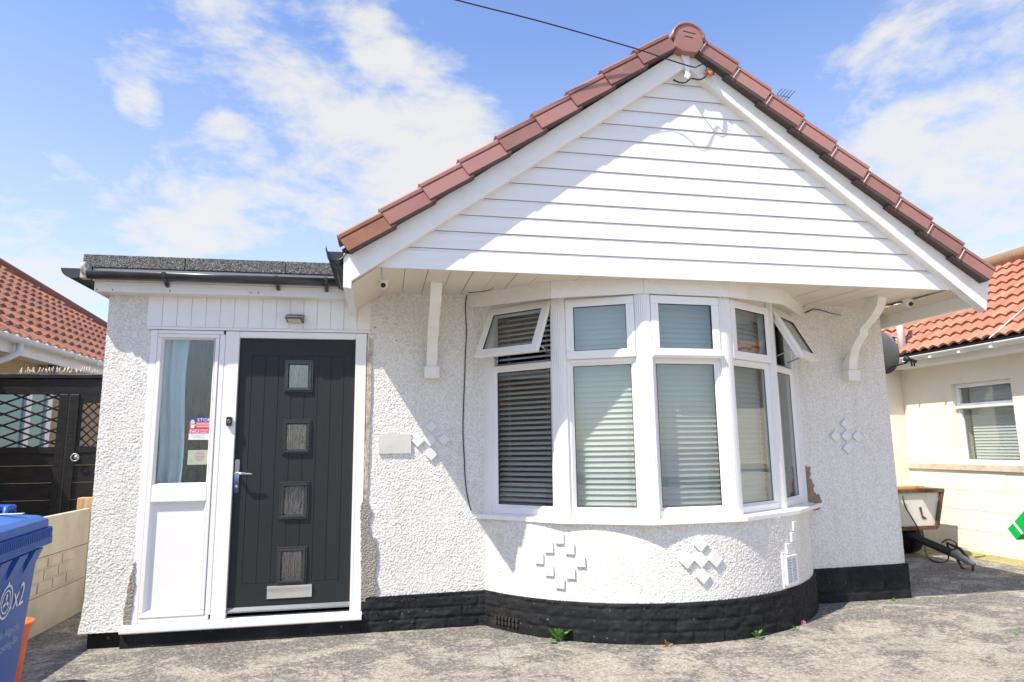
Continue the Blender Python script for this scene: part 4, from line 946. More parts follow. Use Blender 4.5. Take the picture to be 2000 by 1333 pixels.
rr_plate(hd, hx-.012, hx+.014, hz-.01, hz+.024, .0112, .0108, .006)
for k, (dx, ln) in enumerate(((-.010, .036), (-.003, .042), (.004, .040), (.011, .032))): rr_plate(hd, hx+dx-.0026, hx+dx+.0026, hz+.015, hz+ln+.012, .0112, .0108, .002)
hd.prism([Vector((hx+.012, .0112, hz)), Vector((hx+.025, .0112, hz+.016)), Vector((hx+.021, .0112, hz+.02)), Vector((hx+.010, .0112, hz+.012))], (0, -.0004, 0))
obj('hand_symbol', hd, M['white'], stk)
st2 = thing('window_card', 'pale green card with a faded pink disc on the side window', 'card', (-1.36, .012, 1.3))
mb = MB(); sheet(mb, -1.443, -1.291, 1.255, 1.362, .0132); obj('sheet', mb, M['sage'], st2)
mb = MB(); mb.lathe([(0, .0006), (.036, .0006), (.036, 0)], (-1.362, .013, 1.318), nf, 24, smooth=False); obj('round_mark', mb, M['faded_pink'], st2)
mb = MB(); sheet(mb, -1.39, -1.334, 1.314, 1.322, .0112)
for k in range(3): sheet(mb, -1.437, -1.412, 1.30-.012*k, 1.3022-.012*k, .0112)
obj('small_print', mb, M['sage'], st2)

# cables
def cable(name, pts, r, m, lab, cat='cable', sub=6):
    P3 = [Vector(p) for p in pts]; out_ = []
    for i in range(len(P3)-1):
        p0 = P3[max(i-1, 0)]; p1 = P3[i]; p2 = P3[i+1]; p3 = P3[min(i+2, len(P3)-1)]
        for k in range(sub):
            t = k/sub; out_.append(.5*((2*p1)+(-p0+p2)*t+(2*p0-5*p1+4*p2-p3)*t*t+(-p0+3*p1-3*p2+p3)*t**3))
    out_.append(P3[-1]); mb = MB(); mb.tube(out_, r, 6); o = obj(name, mb, m)
    if cat: tag(o, lab, cat)
    return o
cable('wall_cable', [W(u, v, -.008) for u, v in ((912, 574), (909, 601), (911, 645), (909, 690), (907.5, 740), (905, 800), (904.5, 850), (907, 900), (909, 940), (914, 975), (920, 998))], .0042, M['cable'], 'thin dark cable hanging down the white wall left of the bay')
cable('soffit_cable', [P(u, v, 2, 2.594) for u, v in ((914, 572), (935, 570), (958, 566), (975, 548), (984, 536))]+[P(u, v, 2, 2.594) for u, v in ((1010, 531), (1060, 534), (1110, 539))], .0042, M['cable'], 'thin dark cable looped across the cream soffit above the bay')
# overhead service line to the gable
yk = YB-.03
oa, ob = P(1352, 131, 1, yk-.05), P(890, 0, 1, YS-.40); om = P(1240, 95, 1, YS-.19)
oh = [ob+(ob-om)*t+Vector((0, 0, .035*t*t)) for t in (9, 6, 4, 2.4, 1.2, .5)]+[ob, P(1060, 43.5, 1, YS-.29), om, P(1300, 115, 1, yk-.12), oa]
cable('overhead_cable', oh+[W(1362, 130, yk-.06), W(1373, 125.5, yk-.03), W(1380, 132, yk-.02), W(1380, 143, yk-.02)], .0048, M['cable'], 'black overhead service cable coming down to the gable peak')
cable('drip_loop', [W(1380, 140, yk-.02), W(1378, 150, yk-.03), W(1366, 156, yk-.04), W(1350, 154, yk-.02), W(1338, 162, yk+.05), W(1326, 161, yk+.07), W(1315, 156, yk+.09)], .006, M['cable'], 'short drooping loop of cable below the gable peak')
ins = thing('cable_hook', 'rusty orange insulator hook fixed near the gable peak', 'hook', W(1385, 143, yk))
mb = MB(); q = W(1384, 143, yk-.005); mb.lathe([(0, -.03), (.018, -.03), (.022, -.012), (.014, 0), (.022, .012), (.018, .03), (0, .03)], q, Vector((.8, -.3, -.5)), 12); obj('insulator', mb, M['porcelain'], ins)
mb = MB(); mb.tube([q+Vector((-.02, .02, .03)), q+Vector((0, -.02, .02)), q+Vector((.03, -.02, 0)), q+Vector((.045, .0, -.01)), q+Vector((.03, .03, .02))], .005, 6); obj('hook', mb, M['rust'], ins)
# thin aerial behind the roof
ae = thing('tv_aerial', 'thin television aerial poking out behind the right roof slope', 'aerial', P(1500, 184, 1, 1.2))
ya = 1.2; mb = MB(); a, b = P(1496, 182, 1, ya), P(1543, 191, 1, ya); mb.tube([a, b], .006, 6); mb.tube([a, Vector((a.x, a.y, 3.2))], .014, 8); obj('boom', mb, M['galv'], ae)
mb = MB()
for k in range(5):
    c_ = a.lerp(b, .45+.13*k); mb.tube([c_+Vector((.012, -.1, .03)), c_+Vector((-.005, .1, -.02))], .004, 5)
obj('elements', mb, M['black_matt'], ae)

# satellite dish on the right side wall
sdh = thing('satellite_dish', 'grey satellite dish on an arm beside the right corner of the bungalow', 'satellite dish', P(1725, 690, 1, 1.0))
dc = P(1722, 690, 1, 1.0); ax = Vector((1, .05, .15)).normalized()
mb = MB(); mb.lathe([(0, -.05), (.08, -.046), (.16, -.03), (.225, -.004), (.235, .004)], dc, ax, 32); obj('reflector', mb, M['dish'], sdh, solid=.004)
e = P(1776, 703, 1, .7); mb = MB(); mb.tube([dc+Vector((0, 0, -.22)), P(1745, 715, 1, .85), P(1772, 708, 1, .72)], .012, 8); obj('arm', mb, M['black_matt'], sdh)
mb = MB(); mb.lathe([(0, -.07), (.018, -.07), (.02, .0), (.03, .01), (.03, .05), (0, .05)], e, Vector((-1, .3, .35)), 14)
mb.tube([e+Vector((.02, 0, -.02)), e+Vector((.025, 0, -.07))], .008, 6); mb.tube([e+Vector((.05, 0, -.02)), e+Vector((.055, 0, -.07))], .008, 6); obj('receiver', mb, M['black_matt'], sdh)

# ================================================================== LEFT NEIGHBOUR
nl = thing('neighbouring_house', 'tan pebbledashed house with weathered red pantile roof behind the black gate', 'house', (-5, 3, 0))
XE = -4.0; ang = R_(38); vd = Vector((-math.cos(ang), 0, math.sin(ang))); nn = Vector((math.sin(ang), 0, math.cos(ang)))
zg = P(100, 686, 0, XE).z    # gutter height
O_ = Vector((XE-.03, -3.0, zg+.06))
def onplane(u, v, o, n): d = ray(u, v); t = (o-CAM).dot(n)/d.dot(n); return CAM+d*t
h0, h1 = onplane(0, 520, O_, nn), onplane(206, 642, O_, nn)
def uv(p): return ((p-O_).y, (p-O_).dot(vd))
(u0, v0), (u1, v1) = uv(h0), uv(h1)
clip = lambda u, v: v < v0+(v1-v0)*(u-u0)/(u1-u0)
mb, tn = pantile_roof(O_, (0, 1, 0), vd, nn, 14, 6, pitch=.22, course=.27, amp=.022, step=.035, clip=clip)
obj('roof', mb, M['roof_left'], nl, attrs=tn)
hp0, hp1 = h0+(h0-h1)*.9, h1+(h1-h0)*.35
mb = MB(); mb.tube([hp0+nn*.02, hp1+nn*.02], .095, 12); obj('hip_tiles', mb, mat('dull_red_ridge', (.3, .1, .07), .8, c2=(.22, .09, .06), nscale=3), nl)
# closing slope behind the hip
mb = MB(); mb.prism([Vector((-11, 9, 2.6)), Vector((-4.3, 9, 2.6)), Vector((-7, 5, 4.4))], (0, .05, 0))
mb = MB(); mb.box(-11, XE-.22, -3, 9, 0, zg-.02); obj('wall', mb, M['tan'], nl)
mb = MB(); mb.box(XE-.24, XE-.03, -3, 9, zg-.14, zg+.0); obj('fascia', mb, M['pvc_old'], nl)
mb = MB(); half_gutter(mb, (XE+.03, -3, zg+.03), (0, 1, 0), .06, 12); obj('gutter', mb, M['pvc_old'], nl, solid=.005)
yd_ = P(20, 690, 0, XE).y
mb = MB(); mb.tube([Vector((XE+.03, yd_+.12, zg-.02)), Vector((XE+.03, yd_+.1, zg-.13)), Vector((XE-.03, yd_+.02, zg-.2)), Vector((XE-.17, yd_-.1, zg-.3)), Vector((XE-.18, yd_-.12, zg-.5)), Vector((XE-.18, yd_-.12, 0))], .035, 12); obj('downpipe', mb, M['pvc_old'], nl)
for vv in (0.35, 0.75):
    yy = P(95+vv*110, 700, 0, XE).y
    mb = MB(); mb.box(XE+.0, XE+.098, yy-.02, yy+.02, zg-.045, zg+.03); obj('gutter_clip', mb, M['pvc_old'], nl, bevel=.01)
# its window, seen through the trellis
wy0, wy1 = P(0, 820, 0, XE-.2).y, P(96, 820, 0, XE-.2).y; xw = XE-.21
wf = MB(); wf.box(xw, xw+.03, wy0-.7, wy1, 1.25, 1.32); wf.box(xw, xw+.03, wy0-.7, wy1, 2.1, 2.2)
wf.box(xw, xw+.03, wy1-.12, wy1, 1.32, 2.1); wf.box(xw, xw+.03, wy1-.62, wy1-.5, 1.32, 2.1)
wo = obj('window', wf, M['pvc'], nl)
mb = MB(); mb.box(xw-.01, xw+.005, wy0-.7, wy1, 1.3, 2.12); obj('pane', mb, M['teal'], wo)

# ================================================================== BLACK GATE
GY = 1.6
gt = thing('black_gate', 'tall glossy black timber gate with trellis panels behind the concrete fence', 'gate', (-3, GY, 0))
gz = P(100, 736, 1, GY).z; xr = P(200, 738, 1, GY).x+.16
mb = MB(); mb.box(-4.4, xr, GY-.05, GY+.03, gz-.02, gz+.02); mb.box(-4.4, xr, GY-.02, GY+.02, gz-.17, gz-.02); obj('top_rail', mb, M['gate'], gt, bevel=.004)
xp0, xp1 = P(118, 800, 1, GY).x, P(156, 800, 1, GY).x; zl = P(60, 876, 1, GY).z
mb = MB(); mb.box(xp0, (xp0+xp1)/2-.006, GY-.045, GY+.02, 0, gz-.17); mb.box((xp0+xp1)/2+.006, xp1, GY-.04, GY+.02, 0, gz-.17); obj('post', mb, M['gate'], gt, bevel=.005)
mb = MB()
for k in range(9): mb.box(-4.4, xp0, GY-.018+.003*(k % 2), GY+.01, zl-.001-(k+1)*.157, zl-k*.157-.006)
mb.box(-4.4, xp0, GY-.03, GY+.012, zl-.05, zl+.01); obj('left_boards', mb, M['gate'], gt)
mb = MB()
for k in range(9): mb.box(xp1, xr, GY-.018+.003*(k % 2), GY+.01, zl-.001-(k+1)*.157, zl-k*.157-.006)
mb.box(xp1, xr, GY-.03, GY+.012, zl-.04, zl+.012); obj('right_boards', mb, M['gate'], gt)
def lattice(mb, x0, x1, z0, z1, sx, sz, w, y):
    """two layers of crossed diagonal strips clipped to the opening"""
    for sgn, yy in ((1, y), (-1, y+.008)):
        k = -40
        while k < 60:
            # line z = z0 + sgn*(x-x0)*sz/sx + k*sz
            pts = []
            c0 = z0+k*sz; m_ = sgn*sz/sx; xs_ = []
            for (xa) in (x0, x1):
                z = c0+m_*(xa-x0)
                if z0 <= z <= z1: xs_.append((xa, z))
            for za in (z0, z1):
                xa = x0+(za-c0)/m_
                if x0 < xa < x1: xs_.append((xa, za))
            if len(xs_) >= 2:
                a, b = xs_[0], xs_[1]; L_ = math.hypot(b[0]-a[0], b[1]-a[1])
                if L_ > .02:
                    nx, nz_ = -(b[1]-a[1])/L_*w/2, (b[0]-a[0])/L_*w/2
                    mb.prism([Vector((a[0]+nx, yy, a[1]+nz_)), Vector((b[0]+nx, yy, b[1]+nz_)), Vector((b[0]-nx, yy, b[1]-nz_)), Vector((a[0]-nx, yy, a[1]-nz_))], (0, .007, 0))
            k += 1
lt = MB(); zo = gz-.17; lattice(lt, -4.3, xp0, zl, zo, .27, .105, .016, GY); obj('trellis', lt, M['gate'], gt)
lt = MB(); xa = P(163, 800, 1, GY).x; lattice(lt, xa, xr-.02, zl, zo-.03, .085, .085, .012, GY); obj('trellis', lt, M['gate'], gt)
lt = MB(); lt.box(xp1, xa, GY-.02, GY+.02, zl, zo); lt.box(xa, xr, GY-.02, GY+.02, zo-.08, zo); obj('inner_frame', lt, M['gate'], gt)
rg = P(147, 894, 1, GY-.05); mb = MB()
mb.tube([rg+Vector((math.cos(2*math.pi*k/20)*.033, -.01, math.sin(2*math.pi*k/20)*.033)) for k in range(21)], .006, 6); mb.lathe([(0, .012), (.015, .012), (.025, 0)], rg+Vector((0, .02, 0)), nf, 14); obj('ring_latch', mb, M['galv'], gt)
# plastic bristle strip along the top
bz = MB(); rnd = random.Random(5)
for k in range(60):
    x = P(38+k*2.6+rnd.uniform(-2, 2), 730, 1, GY).x; h = rnd.uniform(.03, .075); dx = rnd.uniform(-.02, .03)
    bz.tube([Vector((x, GY-.02, gz+.02)), Vector((x+dx, GY-.02+rnd.uniform(-.02, .02), gz+.02+h))], rnd.uniform(.0015, .004), 5)
o = obj('bristle_strip', bz, M['lamb']); tag(o, 'row of pale upright bristles along the top of the black gate', 'bristles'); o['kind'] = 'stuff'
fl_ = thing('floodlight', 'small black floodlight on the tan wall above the gate', 'floodlight', P(85, 720, 0, XE-.2))
q = P(86, 722, 0, XE-.2); mb = MB(); mb.box(q.x+.08, q.x+.13, q.y-.09, q.y+.09, q.z-.05, q.z+.05); obj('lamp_head', mb, M['black_matt'], fl_, bevel=.008)
mb = MB(); mb.box(q.x, q.x+.08, q.y-.02, q.y+.02, q.z-.02, q.z+.02); obj('mount', mb, M['black_matt'], fl_)

# ================================================================== CONCRETE FENCE
fe = thing('concrete_fence', 'low cream concrete panel fence beside the blue bin', 'fence', (-2.55, 0, 0))
ye = 1.26
def cpanel(z0, z1, embossed=False):
    mb = MB(); mb.box(-2.60, -2.55, -1.2, ye, z0+.002, z1-.002)
    if embossed:
        for r in range(3):
            zz = z0+.03+r*.085; y = ye-.16-(.1 if r == 1 else 0)-r*.05
            while y > -1.1:
                mb.box(-2.551, -2.541, y-.215, y, zz, zz+.07); y -= .232
    obj('panel', mb, M['concrete_panel'], fe, bevel=.004)
cpanel(.0, .285); cpanel(.285, .57, True); cpanel(.57, .87)
mb = MB(); mb.box(-2.63, -2.53, ye, ye+.05, 0, .84); obj('concrete_post', mb, M['concrete_panel'], fe)
tp = tag(obj('timber_post', MB().box(-2.70, -2.555, 1.34, 1.44, 0, .955).box(-2.565, -2.53, 1.32, 1.345, 0, .93), M['timber'], bevel=.006), 'weathered timber post between the concrete fence and the porch pier', 'post')

# ================================================================== BINS AND BUCKET
def wheelie(loc, rot, lab, printed):
    """240 litre bin in local space: +x is the side with the printing, base centre at the origin"""
    b = thing('wheelie_bin', lab, 'bin', loc, rot, group='blue wheelie bins')
    hb, db_, ht, dt, z0, z1 = .22, .26, .27, .325, .06, 1.012     # half width / half depth, bottom and top
    mb = MB(); rows = []
    def ring(hw, hd, z, r=.05, seg=5):
        o_ = []
        for cx, cy_, a0 in ((hw-r, hd-r, 0), (-hw+r, hd-r, 90), (-hw+r, -hd+r, 180), (hw-r, -hd+r, 270)):
            for k in range(seg+1): a = R_(a0+90*k/seg); o_.append(Vector((cx+r*math.cos(a), cy_+r*math.sin(a), z)))
        return o_
    for f in (0, .3, .6, .85, 1): rows.append(ring(hb+(ht-hb)*f, db_+(dt-db_)*f, z0+(z1-z0)*f))
    mb.grid(rows, True, close=True); mb.add(rows[0], [tuple(range(len(rows[0])))[::-1]]); obj('body', mb, M['bin'], b, local=True)
    rim = MB(); rr_ = [ring(ht+.004, dt+.004, z1-.07), ring(ht+.035, dt+.04, z1-.062), ring(ht+.035, dt+.04, z1-.03), ring(ht+.03, dt+.035, z1-.028), ring(ht+.032, dt+.037, z1+.01), ring(ht+.0, dt+.0, z1+.012)]
    rim.grid(rr_, False, close=True); rm_ = obj('rim', rim, M['bin'], b, local=True)
    rib = MB(); k = -14
    while k <= 14:
        rib.box(ht+.0325, ht+.0355, k*.022-.003, k*.022+.003, z1-.028, z1+.006); k += 1
    obj('rim_ribs', rib, M['bin_lid'], rm_, local=True)
    # gussets under the rim on the printed side
    for y in (-.18, 0, .18):
        gs = MB(); gs.prism([Vector((ht-.012, y-.05, z1-.07)), Vector((ht+.03, y-.05, z1-.07)), Vector((ht-.024, y-.05, z1-.2))], (0, .1, 0))
        obj('gusset', gs, M['bin'], b, local=True)
    lid = MB(); lr = [ring(ht+.02, dt+.02, z1+.013), ring(ht+.02, dt+.02, z1+.045), ring(ht-.01, dt-.01, z1+.065), ring(ht-.12, dt-.12, z1+.085)]
    lid.grid(lr, False, close=True); lid.add(lr[-1], [tuple(range(len(lr[-1])))]); li = obj('lid', lid, M['bin_lid'], b, local=True, bevel=.006)
    hd_ = MB(); hd_.tube([Vector((.0, dt-.09, z1+.055)), Vector((.0, dt-.085, z1+.105)), Vector((.0, dt-.0, z1+.105)), Vector((0, dt+.01, z1+.05))], .012, 8)
    hd_.tube([Vector((.14, dt-.09, z1+.055)), Vector((.14, dt-.085, z1+.105)), Vector((.14, dt-.0, z1+.105)), Vector((.14, dt+.01, z1+.05))], .012, 8)
    hd_.tube([Vector((-.01, dt-.04, z1+.105)), Vector((.15, dt-.04, z1+.105))], .014, 8)
    obj('lid_handle', hd_, M['bin_lid'], b, local=True)
    wh = MB()
    for sx_ in (-1, 1): wh.lathe([(.02, -.02), (.1, -.02), (.1, .02), (.02, .02)], (sx_*(hb+.02), -db_+.02, .1), (1, 0, 0), 20)
    obj('wheels', wh, M['black_matt'], b, local=True)
    if printed:
        sl_ = (ht-hb)/(z1-z0)
        def on_side(y, z, e=.003): return Vector((hb+(z-z0)*sl_+e, y, z))
        T_ = lambda oy, oz, k=1: (lambda a, c: on_side(oy+a*k, oz+c))
        obj('lettering', text_mb('x2', .135, T_(.055, .72, .9)), M['white_print'], b, local=True)
        em = MB()
        for r0, r1 in ((.058, .066), (.04, .046)):
            rows = [[on_side(-.025+r*math.cos(2*math.pi*k/28), .765+r*math.sin(2*math.pi*k/28)) for k in range(28)] for r in (r0, r1)]
            em.grid(rows, False, close=True)
        for a in (0, 120, 240):
            ca, sa = math.cos(R_(a+90)), math.sin(R_(a+90)); em.add([on_side(-.025+x*ca-y*sa, .765+x*sa+y*ca) for x, y in ((.006, -.006), (.03, -.006), (.03, .006), (.006, .006))], [(0, 1, 2, 3)])
            em.add([on_side(-.025+x*ca-y*sa, .765+x*sa+y*ca) for x, y in ((.066, -.012), (.078, 0), (.066, .012))], [(0, 1, 2)])
        obj('recycling_emblem', em, M['white_print'], b, local=True)
        obj('lettering', text_mb('Bin Ailgylchu', .045, T_(-.06, .62)), M['faded_print'], b, local=True)
        obj('lettering', text_mb('Recycling Bin', .045, T_(-.06, .565)), M['faded_print'], b, local=True)
        pr = MB()
        for k in range(4): pr.box(-.22+k*.09, -.17+k*.09, -.25+.02*k, .2, z1+.0865, z1+.088)
        pr.box(-.2, .24, .12, .15, z1+.0865, z1+.0882)
        obj('lid_print', pr, M['white_print'], li, local=True)
    return b
wheelie((-1.752, -2.22, 0), R_(8), 'blue wheelie bin with white x2 print, nearest the camera', True)
wheelie((-4.34, 2.85, 0), R_(25), 'second blue bin, only its lid edge showing before the black gate', False)
bc = Vector((-2.10, -.93, 0)); bu = thing('orange_bucket', 'small orange plastic bucket with a wide lip beside the blue bin', 'bucket', bc)
mb = MB(); mb.lathe([(0, .0), (.09, .0), (.095, .01), (.12, .34), (.14, .39), (.143, .41), (.136, .41), (.115, .34), (.09, .02), (0, .015)], bc, seg=28); obj('tub', mb, M['orange'], bu)
mb = MB(); mb.tube([bc+Vector((-.125*math.cos(math.pi*k/12), .02+.06*math.sin(math.pi*k/12), .40-.03*math.sin(math.pi*k/12))) for k in range(13)], .004, 6); obj('bucket_handle', mb, M['galv'], bu)

# ================================================================== RIGHT NEIGHBOUR
XR = 6.88
nr = thing('neighbouring_house', 'cream painted house with orange pantile roof beyond the driveway', 'house', (8, 2, 0))
zw = 2.40; zs0 = 1.02
mb = MB(); y0, y1 = -7, 9
wy = [P(1857, 752, 0, XR).y, P(1975, 745, 0, XR).y]; wz = [P(1857, 752, 0, XR).z, P(1878, 905, 0, XR).z]
wy1_, wy0_ = wy[0], .90; wzt, wzb = 2.04, 1.075
mb.box(XR, 12, y0, wy0_, zs0+.05, zw); mb.box(XR, 12, wy1_, y1, zs0+.05, zw); mb.box(XR, 12, wy0_, wy1_, wzt, zw); mb.box(XR, 12, wy0_, wy1_, zs0+.05, wzb); mb.box(XR+.25, 12, wy0_, wy1_, wzb, wzt)
obj('wall', mb, M['cream'], nr)
mb = MB(); mb.box(XR-.03, XR+.1, y0, y1, zs0-.02, zs0+.05); obj('band_course', mb, mat('stone_band', (.6, .52, .4), .9, c2=(.45, .38, .28), nscale=6, bump=.6, bscale=40, bdist=.01), nr)
blk = MB(); ch = .232; nrow = 5
for r in range(nrow):
    z1_ = zs0-.022-r*ch; z0_ = max(.0, z1_-ch); y = y0-(.22 if r % 2 else 0)
    while y < y1:
        blk.box(XR-.004-random.uniform(0, .003), XR+.2, y+.0022, y+.45-.0022, z0_+.0022, z1_-.0022); y += .45
obj('block_wall', blk, M['cream_block'], nr)
mb = MB(); mb.box(XR+.001, XR+.21, y0, y1, .0, zs0-.02); obj('mortar_joints', mb, mat('cream_joint', (.6, .53, .42), .9), nr)
wf = MB(); TR = lambda q: Vector((XR+.10-q[1], q[0], q[2]))
frame4(wf, TR, wy0_, wy1_, wzb, wzt, .05, 0, .05); wf.box(wy0_+.05, wy1_-.05, 0, .05, 1.735, 1.80, T=TR); wf.box(wy0_+.01, wy1_-.01, .051, .09, 1.74, 1.765, T=TR); wf.box(wy0_+.002, wy1_-.002, .0, .056, wzt-.05, wzt-.002, T=TR)
wo = obj('window', wf, M['pvc'], nr, bevel=.004)
mb = MB(); mb.box(wy0_+.04, wy1_-.04, .012, .016, wzb+.04, wzt-.04, T=TR); obj('pane', mb, M['glass'], wo)
bl = MB(); blind(bl, TR, wy0_+.06, wy1_-.10, wzb+.05, wzt-.05, R_(76), pitch=.036, wd=.042, d=-.05); obj('venetian_blind', bl, M['pvc'], wo)
mb = MB(); mb.box(XR+.225, XR+.24, wy0_, wy1_, wzb, wzt); obj('window_reveal', mb, M['interior'], wo)
XG = 6.62; g0, g1 = P(1759, 700, 0, XG), P(2000, 666, 0, XG); zgr = (g0.z+g1.z)/2
mb = MB(); half_gutter(mb, (XG-.04, y0, zgr+.01), (0, 1, 0), .055, g0.y+.25-y0); obj('gutter', mb, M['pvc'], nr, solid=.005)
mb = MB(); mb.box(XG+.02, XG+.045, y0, g0.y+.2, zgr-.11, zgr+.04); mb.box(XG+.045, XR+.02, y0, g0.y+.2, zgr-.11, zgr-.09); obj('fascia', mb, M['pvc_old'], nr)
for k in range(5):
    yy = g1.y-.1+k*.42; mb = MB(); mb.box(XG-.1, XG+.02, yy-.012, yy+.012, zgr-.052, zgr-.03); obj('gutter_clip', mb, M['pvc'], nr, bevel=.004)
ang = R_(37); vd = Vector((math.cos(ang), 0, math.sin(ang))); nn = Vector((-math.sin(ang), 0, math.cos(ang)))
O2 = Vector((XG-.03, y0, zgr+.075))
rgp = onplane(1960, 514, O2, nn); vmax = (rgp-O2).dot(vd); ymax = g0.y+.12-y0
mb, tn = pantile_roof(O2, (0, 1, 0), vd, nn, 12, vmax+.3, pitch=.15, course=vmax/math.ceil(vmax/.235), amp=.015, step=.028, clip=lambda u, v: u+y0-2.3 < v*math.cos(R_(37)) and v < vmax)
obj('roof', mb, M['roof_right'], nr, attrs=tn)
mb = MB(); q = O2+vd*vmax; mb.tube([Vector((q.x, y0, q.z+.03)), Vector((q.x, g0.y+.12, q.z+.03))], .11, 12); obj('ridge_tiles', mb, mat('sandy_ridge', (.45, .27, .15), .9, c2=(.35, .25, .13), nscale=9, bump=.6, bscale=30, bdist=.01), nr)
mb = MB(); mb.box(XG+.0, XR, y0, g0.y+.12, zgr+.04, zgr+.06); mb.prism([O2-nn*.03, O2+vd*vmax-nn*.03, O2+vd*vmax-nn*.06, O2-nn*.06], (0, ymax-.2, 0)); obj('roof_felt', mb, M['dark_gap'], nr)
# projecting wing whose slope faces the driveway
p0 = P(1690, 640, 1, 3.2); ang = R_(37); vd2 = Vector((0, math.cos(ang), math.sin(ang))); nn2 = Vector((0, -math.sin(ang), math.cos(ang)))
x0w = 5.5; O3 = Vector((x0w, 2.3, zgr+.075))
mb, tn = pantile_roof(O3, (1, 0, 0), vd2, nn2, 3.9, 2.6, pitch=.15, course=.235, amp=.015, step=.028, clip=lambda u, v: u+x0w < XG-.03+v*math.cos(R_(37))+.12)
obj('wing_roof', mb, M['roof_right'], nr, attrs=tn)
mb = MB(); mb.box(5.6, 6.879, 2.5, 2.6, 0, zgr+.06); obj('wing_wall', mb, M['cream'], nr)
mb = MB(); mb.box(5.5, 6.66, 2.28, 2.5, zgr-.1, zgr+.03); obj('fascia', mb, M['pvc_old'], nr)
pa, pb_ = P(1763, 700, 1, 2.2), P(1767, 606, 1, 2.2)
mb = MB(); mb.tube([Vector((pa.x+.01, 2.2, pa.z-.02)), Vector((pa.x+.01, 2.2, pb_.z+.35))], .046, 14); mb.tube([Vector((pa.x+.01, 2.2, pb_.z-.06)), Vector((pa.x+.01, 2.2, pb_.z+.02))], .052, 14); obj('vent_pipe', mb, M['pvc'], nr)
a = onplane(1932, 661, O2+nn*.05, nn); b = onplane(1998, 604, O2+nn*.05, nn)
mb = MB(); mb.tube([a, b+(b-a)*.3], .006, 6); obj('roof_cable', mb, M['pvc_old'], nr)
# debris along the foot of the neighbour's wall
dbm = MB(); rows = []
for i in range(50):
    y = -1.5+i*.09; wv = .10+.05*noise.noise(Vector((y*2, 0, 0))); rows.append([(XR-.01, y, .05+.02*noise.noise(Vector((y*5, 1, 0)))), (XR-wv*.6, y, .03+.02*noise.noise(Vector((y*7, 3, 0)))), (XR-wv-.06, y, .003)])
dbm.grid(rows); o = obj('mossy_debris', dbm, M['moss']); tag(o, 'strip of moss and debris along the foot of the cream wall', 'moss'); o['kind'] = 'stuff'

# ================================================================== TRAILER
tr = thing('trailer', 'small white box trailer with rusty frame and long black drawbar', 'trailer', (5.9, 2.2, 0))
yf = 1.7
c = [P(1752, 953, 1, yf), P(1838, 958, 1, yf), P(1828, 1030, 1, yf), P(1764, 1030, 1, yf)]
ctl = Vector((5.05, yf, c[1].z)); ctr = c[1]; cbr = c[2]; cbl = Vector((5.15, yf, c[2].z))
mb = MB(); dpt = Vector((0, .6, 0)); mb.prism([cbl, cbr, ctr, ctl], dpt); obj('body', mb, M['panel_white'], tr)
fm = MB(); e1 = Vector((0, -.02, 0))
def bar(mb, a, b, w, d=.03):
    t = (b-a).normalized(); n = Vector((0, -1, 0)); s_ = t.cross(n).normalized()*w/2; mb.hexa([a-s_+n*d, a+s_+n*d, a+s_-n*.01, a-s_-n*.01, b-s_+n*d, b+s_+n*d, b+s_-n*.01, b-s_-n*.01])
bar(fm, ctl, ctr+Vector((.02, 0, 0)), .04); bar(fm, ctr, cbr, .045, .025); bar(fm, cbl, cbr, .045, .027); fm.box(ctl.x, ctr.x+.02, yf, yf+.62, ctr.z-.015, ctr.z+.02); obj('frame', fm, M['rust'], tr)
mb = MB(); mb.prism([Vector((x, yf+.15, z)) for x, z in ((5.2, ctr.z+.02), (ctr.x-.13, ctr.z+.02), (ctr.x-.2, ctr.z+.10), (5.4, ctr.z+.16), (5.2, ctr.z+.17))], (0, .35, 0)); obj('cover', mb, M['pvc_old'], tr, bevel=.02)
mb = MB(); mb.box(5.4, ctr.x-.13, yf+.1, yf+.125, ctr.z+.022, ctr.z+.05); obj('strap', mb, M['strap'], tr)
ru = MB(); q = [P(u, v, 1, yf-.004) for u, v in ((1795, 992), (1799, 990), (1803, 1008), (1810, 1012), (1808, 1014), (1801, 1013))]; ru.prism(q, (0, -.003, 0)); obj('rust_stain', ru, M['rust'], tr)
d0 = Vector((P(1776, 1037, 1, yf).x, yf+.3, .33)); d1 = P(1862, 1082, 2, .14); d2 = P(1903, 1103, 2, .07)
mb = MB(); mb.tube([d0, d1], .045, 4, smooth=False); obj('drawbar', mb, M['black_matt'], tr)
mb = MB(); mb.tube([d1, d1.lerp(d2, .7), d2], [.042, .036, .022], 8); cp_ = obj('coupling', mb, M['galv'], tr)
mb = MB(); u_ = (d2-d1).normalized()
mb.tube([d1+Vector((.0, .05, .0)), d1+Vector((.03, .1, .10)), d1+u_*.16+Vector((.04, .1, .10)), d1+u_*.26+Vector((.04, .06, .0))], .016, 8); obj('coupling_lever', mb, M['black_matt'], cp_)
mb = MB(); mb.tube([d1+u_*.02, d1+u_*.06+Vector((.0, -.03, -.14+.03)), d1+u_*.2+Vector((0, -.03, -.12)), d1+u_*.25], .014, 8); obj('prop_stand', mb, M['rust'], tr)
for s_ in (0, 1):
    mb = MB(); mb.lathe([(.05, -.06), (.2, -.07), (.23, -.05), (.23, .05), (.2, .07), (.05, .06)], (5.2+s_*1.15, yf+.38, .23), (1, 0, 0), 24); obj('wheel', mb, M['black_matt'], tr)
